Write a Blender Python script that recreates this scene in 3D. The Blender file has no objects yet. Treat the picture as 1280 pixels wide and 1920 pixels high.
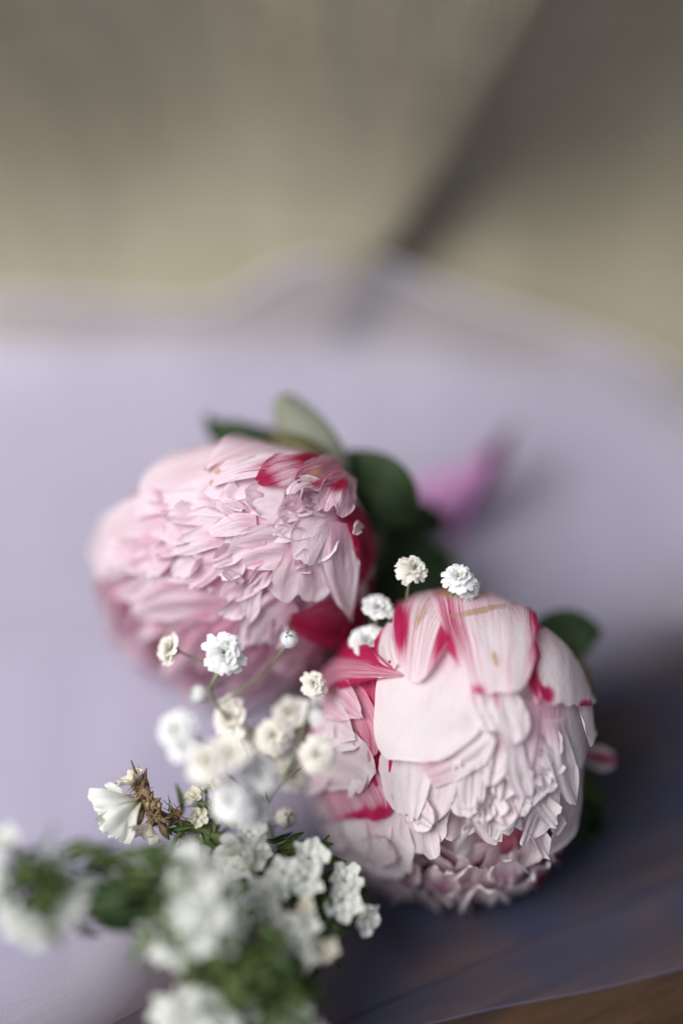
import bpy, math, random
import numpy as np
from mathutils import Vector, Matrix

random.seed(7)
rng = np.random.default_rng(11)

# ------------------------------------------------------------------ camera, world, light, exposure
SC = bpy.context.scene
COL = SC.collection
PITCH = math.radians(45.0)
CAM_H = 0.420
FOCUS = 0.428
cd = bpy.data.cameras.new("camera")
cd.sensor_fit = 'VERTICAL'
cd.sensor_height = 36.0
cd.sensor_width = 24.0
cd.lens = 50.0
cd.clip_start = 0.01
cd.clip_end = 50.0
cd.dof.use_dof = True
cd.dof.focus_distance = FOCUS
cd.dof.aperture_fstop = 1.0
cam = bpy.data.objects.new("camera", cd)
cam.location = (0, 0, CAM_H)
cam.rotation_euler = (math.pi / 2 - PITCH, 0, 0)
COL.objects.link(cam)
SC.camera = cam

w = bpy.data.worlds.new("World")
SC.world = w
w.use_nodes = True
w.node_tree.nodes["Background"].inputs[0].default_value = (0.80, 0.88, 1.0, 1)
w.node_tree.nodes["Background"].inputs[1].default_value = 0.28


def area(name, loc, target, size, energy, color):
    l = bpy.data.lights.new(name, 'AREA')
    l.shape = 'RECTANGLE'
    l.size, l.size_y = size
    l.energy = energy
    l.color = color
    o = bpy.data.objects.new(name, l)
    o.location = loc
    o.rotation_euler = (Vector(target) - Vector(loc)).to_track_quat('-Z', 'Y').to_euler()
    COL.objects.link(o)
    return o


area("window_light", (-0.78, -0.20, 1.10), (0.0, 0.38, 0.03), (0.9, 1.0), 35.0, (1.0, 0.985, 0.955))

SC.view_settings.view_transform = 'Standard'
SC.view_settings.look = 'None'
SC.view_settings.exposure = 0.10
SC.view_settings.gamma = 1.0
SC.view_settings.use_curve_mapping = False
SC.render.engine = 'CYCLES'
SC.cycles.max_bounces = 10
SC.cycles.transparent_max_bounces = 32
SC.cycles.use_denoising = True

# ------------------------------------------------------------------ helpers
SP, CP = math.sin(PITCH), math.cos(PITCH)
RIGHT = np.array([1.0, 0, 0])
UPV = np.array([0.0, SP, CP])
FWD = np.array([0.0, CP, -SP])
CAMP = np.array([0, 0, CAM_H])
K = 0.36 / 960.0


def at(px, py, d):
    """3D point seen at photo pixel (px,py) whose distance along the lens axis is d metres."""
    px, py, d = np.broadcast_arrays(np.asarray(px, float), np.asarray(py, float), np.asarray(d, float))
    a = (px - 640) * K * d
    b = -(py - 960) * K * d
    return CAMP + a[..., None] * RIGHT + b[..., None] * UPV + d[..., None] * FWD


def camvec(v):
    """camera-frame (right, up, toward camera) -> world"""
    v = np.asarray(v, float)
    return v[..., 0:1] * RIGHT + v[..., 1:2] * UPV - v[..., 2:3] * FWD


class Noise:
    def __init__(self, seed, n=10):
        r = np.random.default_rng(seed)
        self.k = r.normal(size=(n, 2))
        self.p = r.uniform(0, 6.283, n)
        self.a = r.uniform(.5, 1, n)

    def __call__(self, x, y=0.0):
        x, y = np.broadcast_arrays(np.asarray(x, float), np.asarray(y, float))
        v = 0
        for (kx, ky), p, a in zip(self.k, self.p, self.a):
            v = v + a * np.sin(kx * x + ky * y + p)
        return v / (len(self.p) ** .5)


def smooth(a, b, x):
    t = np.clip((np.asarray(x, float) - a) / (b - a), 0, 1)
    return t * t * (3 - 2 * t)


def catmull(P, n):
    """resample knots (k,dim) to n points along a smooth curve"""
    P = np.asarray(P, float)
    Q = np.vstack([2 * P[0] - P[1], P, 2 * P[-1] - P[-2]])
    t = np.linspace(0, len(P) - 1 - 1e-9, n)
    i = t.astype(int)
    f = (t - i)[:, None]
    p0, p1, p2, p3 = Q[i], Q[i + 1], Q[i + 2], Q[i + 3]
    return 0.5 * (2 * p1 + (p2 - p0) * f + (2 * p0 - 5 * p1 + 4 * p2 - p3) * f ** 2 + (3 * p1 - p0 - 3 * p2 + p3) * f ** 3)


def grid_faces(nr, nc, off=0, wrap=False):
    f = []
    for i in range(nr - 1):
        for j in range(nc if wrap else nc - 1):
            k = (j + 1) % nc
            f.append((off + i * nc + j, off + i * nc + k, off + (i + 1) * nc + k, off + (i + 1) * nc + j))
    return f


class MB:
    """collects surfaces into one mesh"""
    def __init__(self):
        self.v, self.f, self.uv, self.pig, self.n = [], [], [], [], 0

    def add(self, V, F, uv=None, pig=None):
        V = np.asarray(V, float).reshape(-1, 3)
        self.f += [tuple(i + self.n for i in q) for q in F]
        self.v.append(V)
        self.uv.append(np.zeros((len(V), 3)) if uv is None else np.asarray(uv, float).reshape(-1, 3))
        self.pig.append(np.zeros((len(V), 3)) if pig is None else np.asarray(pig, float).reshape(-1, 3))
        self.n += len(V)
        return self

    def grid(self, G, uv=None, pig=None, wrap=False):
        return self.add(G, grid_faces(G.shape[0], G.shape[1], 0, wrap), uv, pig)

    def tube(self, P, R, nseg=8, caps=True):
        P = np.asarray(P, float)
        R = np.broadcast_to(np.asarray(R, float), (len(P),))
        T = np.gradient(P, axis=0)
        T /= np.linalg.norm(T, axis=1)[:, None] + 1e-12
        ref = np.array([0.31, 0.2, 0.93])
        A = np.cross(T, ref)
        A /= np.linalg.norm(A, axis=1)[:, None] + 1e-12
        B = np.cross(T, A)
        an = np.linspace(0, 2 * math.pi, nseg, endpoint=False)
        G = P[:, None] + R[:, None, None] * (np.cos(an)[None, :, None] * A[:, None] + np.sin(an)[None, :, None] * B[:, None])
        F = grid_faces(len(P), nseg, 0, True)
        if caps:
            F.append(tuple(range(nseg))[::-1])
            F.append(tuple(range((len(P) - 1) * nseg, len(P) * nseg)))
        uv = np.zeros(G.shape)
        uv[..., 0] = an / 6.283
        uv[..., 1] = np.linspace(0, 1, len(P))[:, None]
        return self.add(G, F, uv)

    def mesh(self, name, mat, smooth_=True, origin=None):
        V = np.vstack(self.v)
        if origin is not None:
            V = V - np.asarray(origin)
        m = bpy.data.meshes.new(name)
        m.from_pydata(V.tolist(), [], self.f)
        a = m.attributes.new('puv', 'FLOAT_VECTOR', 'POINT')
        a.data.foreach_set('vector', np.vstack(self.uv).ravel())
        a = m.attributes.new('pig', 'FLOAT_VECTOR', 'POINT')
        a.data.foreach_set('vector', np.vstack(self.pig).ravel())
        if smooth_:
            m.polygons.foreach_set('use_smooth', [True] * len(m.polygons))
        m.materials.append(mat)
        m.update()
        return m

    def build(self, name, mat, parent=None, smooth_=True):
        org = parent_origin(parent)
        return link(name, self.mesh(name, mat, smooth_, org), parent)


def parent_origin(p):
    o = np.zeros(3)
    while p is not None:
        o = o + np.array(p.location)
        p = p.parent
    return o


def link(name, data, parent=None):
    o = bpy.data.objects.new(name, data)
    COL.objects.link(o)
    if parent is not None:
        o.parent = parent
    return o


def thing(name, label, cat, loc=(0, 0, 0), group=None, kind=None):
    o = bpy.data.objects.new(name, None)
    o.empty_display_size = 0.01
    COL.objects.link(o)
    o.location = tuple(loc)
    tag(o, label, cat, group, kind)
    return o


def tag(o, label=None, cat=None, group=None, kind=None):
    if label: o['label'] = label
    if cat: o['category'] = cat
    if group: o['group'] = group
    if kind: o['kind'] = kind
    return o


# ------------------------------------------------------------------ materials
class NT:
    def __init__(self, name):
        self.m = bpy.data.materials.new(name)
        self.m.use_nodes = True
        self.t = self.m.node_tree
        self.t.nodes.clear()
        self.out = self.t.nodes.new('ShaderNodeOutputMaterial')

    def n(self, typ, inputs=None, **props):
        nd = self.t.nodes.new(typ)
        for k, v in props.items():
            setattr(nd, k, v)
        for k, v in (inputs or {}).items():
            s = nd.inputs[k]
            if isinstance(v, bpy.types.NodeSocket):
                self.t.links.new(v, s)
            else:
                s.default_value = v
        return nd

    def math(self, op, a, b=0.0, clamp=False):
        nd = self.n('ShaderNodeMath', {0: a, 1: b}, operation=op)
        nd.use_clamp = clamp
        return nd.outputs[0]

    def mix(self, f, a, b):
        nd = self.n('ShaderNodeMix', data_type='RGBA')
        for k, v in ((0, f), (6, a), (7, b)):
            s = nd.inputs[k]
            if isinstance(v, bpy.types.NodeSocket):
                self.t.links.new(v, s)
            else:
                s.default_value = v if k == 0 else (*v[:3], 1)
        return nd.outputs[2]

    def ramp(self, v, lo, hi):
        return self.n('ShaderNodeMapRange', {0: v, 1: lo, 2: hi, 3: 0.0, 4: 1.0}, interpolation_type='SMOOTHSTEP').outputs[0]

    def attr(self, name):
        return self.n('ShaderNodeAttribute', attribute_name=name)

    def noise(self, vec, scale, detail=3.0, rough=.5):
        return self.n('ShaderNodeTexNoise', {'Vector': vec, 'Scale': scale, 'Detail': detail, 'Roughness': rough}).outputs[0]

    def vmul(self, v, s):
        return self.n('ShaderNodeVectorMath', {0: v, 1: s}, operation='MULTIPLY').outputs[0]

    def bump(self, h, strength, dist):
        return self.n('ShaderNodeBump', {'Strength': strength, 'Distance': dist, 'Height': h}).outputs[0]

    def leafy(self, col, rough, trans, normal=None, tcol=None, spec=.35):
        """thin sheet: principled surface plus light coming through it"""
        p = self.n('ShaderNodeBsdfPrincipled', {'Base Color': col, 'Roughness': rough, 'Specular IOR Level': spec})
        t = self.n('ShaderNodeBsdfTranslucent', {'Color': tcol if tcol is not None else col})
        if normal is not None:
            self.t.links.new(normal, p.inputs['Normal'])
            self.t.links.new(normal, t.inputs['Normal'])
        mx = self.n('ShaderNodeMixShader', {0: trans, 1: p.outputs[0], 2: t.outputs[0]})
        self.t.links.new(mx.outputs[0], self.out.inputs[0])
        return self.m

    def solid(self, col, rough=.6, normal=None, spec=.4):
        p = self.n('ShaderNodeBsdfPrincipled', {'Base Color': col, 'Roughness': rough, 'Specular IOR Level': spec})
        if normal is not None:
            self.t.links.new(normal, p.inputs['Normal'])
        self.t.links.new(p.outputs[0], self.out.inputs[0])
        return self.m


def m_petal(name, white, pink, crimson, bias, glow):
    s = NT(name)
    uv = s.attr('puv').outputs['Vector']
    wrp = s.noise(uv, 2.2, 3.0)
    uv = s.n('ShaderNodeVectorMath', {0: uv, 1: s.vmul(s.n('ShaderNodeCombineXYZ', {0: wrp, 1: wrp}).outputs[0], (.16, .25, 0))}, operation='ADD').outputs[0]
    pg = s.n('ShaderNodeSeparateXYZ', {0: s.attr('pig').outputs['Vector']})
    tint, red, tan = pg.outputs
    st = s.noise(s.vmul(uv, (11.0, .9, 9.0)), 1.0, 6.0, .68)
    st2 = s.noise(s.vmul(uv, (46.0, 1.8, 9.0)), 1.0, 4.0, .65)
    bl = s.noise(s.vmul(uv, (2.5, 3.0, 7.0)), 1.0, 4.0, .6)
    tv = s.math('ADD', tint, s.math('MULTIPLY', s.math('SUBTRACT', st, .5), .34))
    tv = s.math('ADD', tv, s.math('MULTIPLY', s.math('SUBTRACT', bl, .5), .5), True)
    c = s.mix(tv, white, pink)
    rv = s.math('ADD', s.math('MULTIPLY', red, 1.25), s.math('SUBTRACT', s.math('ADD', s.math('MULTIPLY', st, 1.1), s.math('MULTIPLY', st2, .9)), bias))
    rm = s.ramp(rv, 0.03, 0.50)
    c = s.mix(s.math('MULTIPLY', s.ramp(rv, -.12, .25), .8), c, pink)
    rc = s.mix(s.ramp(bl, .35, .7), crimson, (crimson[0] * 1.25, crimson[1] * 3.0, crimson[2] * 2.0))
    c = s.mix(rm, c, rc)
    tn = s.ramp(s.math('ADD', s.math('MULTIPLY', tan, 1.4), s.math('SUBTRACT', bl, 1.0)), 0.0, .35)
    c = s.mix(s.math('MULTIPLY', tn, .75), c, (.50, .32, .17))
    crz = s.noise(s.vmul(uv, (5.0, 6.0, 7.0)), 1.0, 6.0, .62)
    hgt = s.math('ADD', s.math('MULTIPLY', st2, .5), s.math('ADD', bl, s.math('MULTIPLY', s.math('ABSOLUTE', s.math('SUBTRACT', crz, .5)), 3.0)))
    return s.leafy(c, .50, .50, s.bump(hgt, .38, .0007), s.mix(glow, c, pink), spec=.3)


PINK1 = m_petal('petal_rose', (.88, .78, .84), (.70, .32, .47), (.38, .006, .05), 1.20, .25)
PINK2 = m_petal('petal_blush', (.87, .82, .845), (.72, .38, .51), (.42, .008, .07), 1.23, .14)


def m_leaf(name, c1, c2, vein, trans=.12, rough=.42):
    s = NT(name)
    uv = s.attr('puv').outputs['Vector']
    sx = s.n('ShaderNodeSeparateXYZ', {0: uv})
    u = s.math('ABSOLUTE', sx.outputs[0])
    # side veins run forward from the midrib
    ph = s.math('SUBTRACT', s.math('MULTIPLY', sx.outputs[1], 9.0), s.math('MULTIPLY', u, 3.2))
    fr = s.math('ABSOLUTE', s.math('SUBTRACT', s.math('FRACT', ph), .5))
    v1 = s.math('SUBTRACT', 1.0, s.ramp(fr, .0, .07))
    v2 = s.math('SUBTRACT', 1.0, s.ramp(u, .01, .06))
    vv = s.math('MAXIMUM', s.math('MULTIPLY', v1, .6), v2)
    nz = s.noise(s.vmul(uv, (4.0, 5.0, 5.0)), 1.0, 5.0, .6)
    c = s.mix(s.ramp(nz, .3, .7), c1, c2)
    c = s.mix(s.math('MULTIPLY', vv, .45), c, vein)
    return s.leafy(c, rough, trans, s.bump(s.math('SUBTRACT', nz, s.math('MULTIPLY', vv, .7)), .5, .0008), spec=.22)


LEAF = m_leaf('leaf_dark', (.012, .027, .009), (.024, .046, .015), (.07, .11, .05), .08, .55)
LEAFG = m_leaf('leaf_green', (.065, .10, .030), (.11, .15, .050), (.15, .19, .09), .25)
SAGE = m_leaf('leaf_sage', (.25, .27, .21), (.31, .33, .26), (.19, .21, .15), .45, .6)
OLIVE = m_leaf('sepal_olive', (.10, .11, .045), (.17, .14, .07), (.20, .20, .11), .2, .55)


def m_white(name, c1, c2, trans=.35, fine=22.0):
    s = NT(name)
    uv = s.attr('puv').outputs['Vector']
    pg = s.n('ShaderNodeSeparateXYZ', {0: s.attr('pig').outputs['Vector']})
    nz = s.noise(s.vmul(uv, (fine, 2.0, 5.0)), 1.0, 4.0, .6)
    c = s.mix(s.ramp(nz, .3, .75), c1, c2)
    c = s.mix(pg.outputs[0], c, (.30, .42, .10))
    c = s.mix(pg.outputs[1], c, (.42, .30, .16))
    return s.leafy(c, .6, trans, s.bump(nz, .4, .0005), spec=.25)


GYPW = m_white('gypsophila_white', (.86, .86, .87), (.80, .80, .81))
GYPC = m_white('gypsophila_cream', (.86, .83, .78), (.81, .77, .71))
GYPB = m_white('gypsophila_beige', (.66, .54, .42), (.58, .46, .36))
STATW = m_white('statice_white', (.85, .86, .83), (.76, .78, .73), .45)
STATC = m_white('statice_cream', (.80, .77, .66), (.70, .66, .54), .40)


def m_plain(name, c1, c2, scale=60.0, rough=.6, bump=.4, dist=.0006, coord='Object'):
    s = NT(name)
    co = s.n('ShaderNodeTexCoord').outputs[coord]
    nz = s.noise(co, scale, 5.0, .6)
    return s.solid(s.mix(s.ramp(nz, .3, .7), c1, c2), rough, s.bump(nz, bump, dist))


STEM = m_plain('stem_green', (.07, .13, .035), (.13, .17, .06), 150)
GSTEM = m_plain('stem_pale', (.15, .19, .10), (.20, .22, .13), 150)
STEMD = m_plain('stem_dark', (.022, .05, .014), (.045, .085, .025), 150)
STEMR = m_plain('stem_reddish', (.09, .10, .03), (.16, .07, .04), 120)
BROWN = m_plain('dried_brown', (.13, .08, .045), (.24, .16, .09), 400, .8)
CORE = m_plain('hollow_shade_core', (.46, .11, .17), (.56, .19, .26), 120, .7)  # deep pink filler body, its colour standing in for shade in the hollows


def m_bud():
    s = NT('bud_petal')
    uv = s.attr('puv').outputs['Vector']
    pg = s.n('ShaderNodeSeparateXYZ', {0: s.attr('pig').outputs['Vector']})
    nz = s.noise(s.vmul(uv, (12.0, 2.0, 5.0)), 1.0, 4.0, .6)
    c = s.mix(s.ramp(nz, .3, .7), (.58, .25, .56), (.68, .38, .64))
    c = s.mix(pg.outputs[1], c, (.24, .015, .16))
    return s.leafy(c, .5, .3, s.bump(nz, .3, .0006))


BUD = m_bud()


def m_linen():
    s = NT('linen_weave')
    uv = s.attr('puv').outputs['Vector']          # metres along the cloth
    wob = s.noise(uv, 60.0, 3.0)
    wv = s.n('ShaderNodeVectorMath', {0: uv, 1: s.vmul(s.n('ShaderNodeCombineXYZ', {0: wob, 1: wob}).outputs[0], (.0008, .0008, 0))}, operation='ADD').outputs[0]
    sx = s.n('ShaderNodeSeparateXYZ', {0: wv})
    fq = 2 * math.pi / .0011
    a = s.math('SINE', s.math('MULTIPLY', sx.outputs[0], fq))
    b = s.math('SINE', s.math('MULTIPLY', sx.outputs[1], fq))
    slubx = s.noise(s.vmul(uv, (900.0, 14.0, 1.0)), 1.0, 3.0, .6)
    sluby = s.noise(s.vmul(uv, (14.0, 900.0, 1.0)), 1.0, 3.0, .6)
    th = s.math('ADD', s.math('MULTIPLY', s.math('ADD', a, b), .16), s.math('ADD', slubx, sluby))
    blot = s.noise(uv, 14.0, 4.0, .55)
    c = s.mix(s.ramp(th, .55, 1.45), (.30, .266, .190), (.49, .443, .338))
    c = s.mix(s.math('MULTIPLY', s.ramp(blot, .35, .7), .35), c, (.455, .415, .33))
    return s.leafy(c, .85, .18, s.bump(th, .5, .0004), spec=.15)


LINEN = m_linen()


def m_organza(name, opac, col):
    s = NT(name)
    uv = s.attr('puv').outputs['Vector']
    sx = s.n('ShaderNodeSeparateXYZ', {0: uv})
    fq = 2 * math.pi / .0008
    a = s.math('SINE', s.math('MULTIPLY', s.math('ADD', sx.outputs[0], s.math('MULTIPLY', sx.outputs[1], .35)), fq))
    b = s.math('SINE', s.math('MULTIPLY', s.math('SUBTRACT', sx.outputs[1], s.math('MULTIPLY', sx.outputs[0], .35)), fq))
    th = s.math('MULTIPLY', s.math('ADD', a, b), .08)
    blot = s.noise(uv, 22.0, 3.0, .5)
    op = s.math('MULTIPLY', s.math('MULTIPLY', s.math('ADD', s.math('ADD', 1.0, th), s.math('MULTIPLY', s.math('SUBTRACT', blot, .5), .3)), opac, True), sx.outputs[2])   # z: thread density, thinning where the cut edge frays
    d = s.n('ShaderNodeBsdfPrincipled', {'Base Color': (*col, 1), 'Roughness': .45, 'Specular IOR Level': .4, 'Sheen Weight': .3})
    t = s.n('ShaderNodeBsdfTranslucent', {'Color': (*col, 1)})
    dm = s.n('ShaderNodeMixShader', {0: .4, 1: d.outputs[0], 2: t.outputs[0]})
    tr = s.n('ShaderNodeBsdfTransparent', {'Color': (.985, .98, 1, 1)})
    mx = s.n('ShaderNodeMixShader', {0: op, 1: tr.outputs[0], 2: dm.outputs[0]})
    s.t.links.new(mx.outputs[0], s.out.inputs[0])
    return s.m


ORG_A = m_organza('organza_sheer', .14, (.20, .21, .36))
ORG_C = m_organza('organza_single', .30, (.74, .70, .80))
ORG_H = m_organza('organza_hem', .30, (.84, .80, .90))
ORG_B = m_organza('organza_folded', .42, (.69, .66, .795))


def m_wood():
    s = NT('dark_wood')
    co = s.n('ShaderNodeTexCoord').outputs['Object']
    g = s.noise(s.vmul(co, (6.0, 70.0, 70.0)), 1.0, 6.0, .65)
    bl = s.noise(s.vmul(co, (14.0, 22.0, 1.0)), 1.0, 2.0, .5)
    c = s.mix(s.ramp(g, .3, .72), (.012, .007, .004), (.072, .036, .016))
    c = s.mix(s.math('MULTIPLY', s.ramp(bl, .42, .60), .85), c, (.008, .013, .034))
    return s.solid(c, .4, s.bump(g, .4, .0008))


WOOD = m_wood()

# ------------------------------------------------------------------ table
table = thing('tabletop', 'dark brown wooden tabletop of planks under the sheer cloth', 'table', (0, .35, 0), kind='structure')
for i in range(9):
    mb = MB()
    wd, ln, th, r = .092, 1.6, .03, .0008
    prof = [(-wd / 2, -th), (-wd / 2, -r), (-wd / 2 + r, 0), (wd / 2 - r, 0), (wd / 2, -r), (wd / 2, -th)]
    V = [(x, a, b) for x in (-ln / 2, ln / 2) for a, b in prof]
    n = len(prof)
    F = [(j, (j + 1) % n, n + (j + 1) % n, n + j) for j in range(n)] + [tuple(range(n))[::-1], tuple(range(n, 2 * n))]
    mb.add(V, F)
    m = mb.mesh('plank', WOOD, False)
    o = link('plank', m, table)
    ang = math.radians(24)
    d = (i - 4) * .0922
    o.location = (-math.sin(ang) * d, math.cos(ang) * d, 0)
    o.rotation_euler = (0, 0, ang)

# ------------------------------------------------------------------ linen backdrop: lies on the table, then sweeps up and leans forward
_yy = [.30, .39, .44, .475, .500, .516, .521, .517, .505, .485, .461, .436, .41]
_zz = [.001, .001, .002, .010, .028, .056, .084, .112, .142, .174, .207, .242, .29]
PROF = catmull(np.array([_yy, _zz]).T, 400)
PQ = np.concatenate([[0], np.cumsum(np.linalg.norm(np.diff(PROF, axis=0), axis=1))])
PT = np.gradient(PROF, axis=0)
PT /= np.linalg.norm(PT, axis=1)[:, None]
PN = np.stack([-PT[:, 1], PT[:, 0]], 1)      # up / toward camera


def prof(q, off):
    """(y,z) on the backdrop profile at arc length q (may be <0: flat table), lifted by off"""
    q, off = np.broadcast_arrays(np.asarray(q, float), np.asarray(off, float))
    y = np.interp(q, PQ, PROF[:, 0])
    z = np.interp(q, PQ, PROF[:, 1])
    ny = np.interp(q, PQ, PN[:, 0])
    nz = np.interp(q, PQ, PN[:, 1])
    y = np.where(q < 0, PROF[0, 0] + q, y)
    return y + ny * off, z + nz * off


def row_to_q(py, off=0.0):
    """arc length at which photo row py meets the (lifted) profile"""
    q = np.linspace(-.32, PQ[-1], 3000)
    y, z = prof(q, off)
    dep = y * CP + (CAM_H - z) * SP
    v = (960 - (((z - CAM_H) * CP + y * SP) / dep) / K)
    i = np.argmin(np.abs(v - py))
    return q[i], dep[i]


def px_to_xq(px, py, off=0.0):
    q, d = row_to_q(py, off)
    return (px - 640) * K * d, q


fold = np.array([px_to_xq(*p, off=.012) for p in ((1010, -60), (975, 0), (900, 125), (830, 255), (760, 375), (700, 462), (655, 545), (625, 620), (600, 690))])
fold = fold[np.argsort(fold[:, 1])]
NZ1, NZ2, NZ3 = Noise(1), Noise(2), Noise(3)


def fold_x(q):
    return np.interp(q, fold[:, 1], fold[:, 0])


mb = MB()
qs = np.linspace(0.06, PQ[-1], 150)
xf = fold_x(qs)
left = np.linspace(0, 1, 90) ** .75
rows = []
uvs = []
for q, x0 in zip(qs, xf):
    pts = []
    amp = smooth(.165, .27, q)
    for s in left:                                             # upper panel, running to the fold edge
        x = -.42 + (x0 + .42) * s
        n = .003 + .020 * amp * smooth(.74, .985, s) + amp * (.0035 * NZ1(x * 38 - q * 9, q * 6) + .0012 * NZ2(x * 120, q * 22)) * (1 - smooth(.93, 1, s))
        pts.append((x, n, x))
    r = .0022 + .0022 * amp
    for a in np.linspace(0, math.pi, 9)[1:-1]:                 # rolled edge
        pts.append((x0 + r * math.sin(a), .003 + .020 * amp - r + r * math.cos(a), x0 + r * a))
    for s in np.linspace(0, 1, 10):                            # tucked back underneath
        pts.append((x0 - .03 * s, .003 + .020 * amp - 2 * r - .010 * s * amp, x0 + .01 + .03 * s))
    for s in np.linspace(0, 1, 6)[1:]:
        a = s * math.pi
        pts.append((x0 - .03 - .0012 * math.sin(a), -.0012 + .0012 * math.cos(a) - .0075 * amp, x0 + .045))
    for s in np.linspace(0, 1, 70)[1:]:                        # lower panel carries on to the right
        x = x0 - .03 + (.45 - x0 + .03) * s
        n = -.0025 - .008 * amp * (1 - smooth(.08, .5, s)) + amp * (.004 * NZ3(x * 30 + q * 5, q * 7) + .001 * NZ2(x * 110, q * 20)) * smooth(.02, .2, s)
        pts.append((x, n, x + .08))
    P = np.array(pts)
    y, z = prof(np.full(len(P), q), P[:, 1])
    rows.append(np.stack([P[:, 0], y, np.maximum(z, .0012)], 1))
    uvs.append(np.stack([P[:, 2], np.full(len(P), q), np.zeros(len(P))], 1))
mb.grid(np.array(rows), np.array(uvs))
linen = mb.build('linen_backdrop', LINEN)
tag(linen, 'beige woven linen cloth with one diagonal overlapping pleat hanging behind the flowers', 'cloth')

# ------------------------------------------------------------------ sheer lilac cloth, laid over table and up the linen
organza = thing('organza_cloth', 'sheer lilac organza cloth spread in layers under the flowers and up the linen', 'cloth', (0, .3, 0))


def sheet(name, mat, back, front, off, seed, nx=150, ny=130, wave=.004, parent=organza, fray=0.0):
    bx, bq = np.array([px_to_xq(*p, off=.008) for p in back]).T
    fx, fq = np.array([px_to_xq(*p, off=.0) for p in front]).T
    na, nb = Noise(seed), Noise(seed + 50)
    xs = np.linspace(max(bx.min(), fx.min()), min(bx.max(), fx.max()), nx)
    q1 = np.interp(xs, bx, bq)
    ker = np.ones(7) / 7
    q1 = np.convolve(np.pad(q1, 3, mode='edge'), ker, 'valid')
    q0 = np.interp(xs, fx, fq)
    q0 = np.convolve(np.pad(q0, 3, mode='edge'), ker, 'valid')
    t = np.linspace(0, 1, ny)[:, None]
    Q = q0[None] + (q1 - q0)[None] * t
    X = np.broadcast_to(xs[None], Q.shape)
    rise = smooth(.08, .20, Q)
    o = off + wave * (.38 + .62 * rise) * (1.0 + .7 * na(X * 28 + Q * 10, Q * 16)) + .0006 * nb(X * 90, Q * 60)
    o = np.maximum(o, off * .6 + .0012) + .009 * rise
    y, z = prof(Q, o)
    G = np.stack([X, y, z], 2)
    den = smooth(-.004, fray, Q - q0[None] + .012 * na(X * 16, Q * 16)) if fray else np.ones_like(X)
    uv = np.stack([X, Q, den], 2)
    m = MB().grid(G, uv)
    ob = m.build(name, mat, parent)
    # hem: a doubled, slightly denser rim along the back edge
    if not fray:
        for row, r in ((G[-1], .0013), (G[0], .0005)):
            h = MB()
            h.tube(row[::2], r, 6)
            h.uv[0][:, 2] = 3.0 if r > .001 else 1.0
            h.build('hem', ORG_H if r > .001 else mat, ob)
    return ob


sheet('cloth_layer', ORG_A,
      [(-260, 520), (-100, 535), (0, 545), (120, 552), (230, 566), (400, 575), (465, 540), (520, 500), (590, 470), (650, 460), (720, 480), (790, 515),
       (870, 550), (1000, 595), (1130, 648), (1210, 690), (1290, 745), (1400, 810), (1600, 900)],
      [(-400, 2150), (200, 2080), (560, 1992), (900, 1912), (1100, 1874), (1290, 1828), (1500, 1770)], .004, 5)
sheet('cloth_layer', ORG_C,
      [(-260, 526), (-100, 541), (0, 552), (120, 558), (230, 572), (400, 582), (465, 547), (520, 507), (590, 477), (650, 467), (720, 487), (790, 522),
       (870, 557), (1000, 602), (1130, 655), (1210, 698), (1290, 754), (1400, 820), (1600, 910)],
      [(-420, 2300), (0, 2080), (200, 1950), (300, 1900), (420, 1800), (640, 1630), (900, 1480), (1140, 1380), (1300, 1290), (1600, 1190)], .0052, 5, fray=.05)
sheet('cloth_layer', ORG_B,
      [(-260, 630), (0, 640), (200, 640), (400, 628), (560, 632), (760, 640), (900, 668), (1000, 690), (1060, 668), (1110, 652), (1200, 715), (1290, 790), (1600, 930)],
      [(-420, 2140), (0, 2080), (160, 2010), (240, 1900), (330, 1800), (480, 1690), (700, 1550), (1000, 1410), (1140, 1330), (1300, 1240), (1600, 1140)], .0065, 6, fray=.05)
sheet('cloth_layer', ORG_B,
      [(-260, 660), (0, 668), (300, 660), (560, 668), (800, 690), (1000, 730), (1120, 720), (1290, 840), (1600, 960)],
      [(-420, 2080), (0, 1960), (140, 1830), (250, 1740), (420, 1640), (700, 1490), (1000, 1350), (1120, 1280), (1300, 1190), (1600, 1090)], .009, 8, fray=.05)
sheet('cloth_layer', ORG_B,
      [(-260, 700), (0, 700), (300, 705), (600, 716), (900, 750), (1120, 790), (1290, 880), (1600, 990)],
      [(-420, 1960), (0, 1860), (180, 1690), (300, 1590), (700, 1400), (980, 1290), (1120, 1220), (1300, 1130), (1600, 1040)], .0115, 9, fray=.05)


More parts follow.
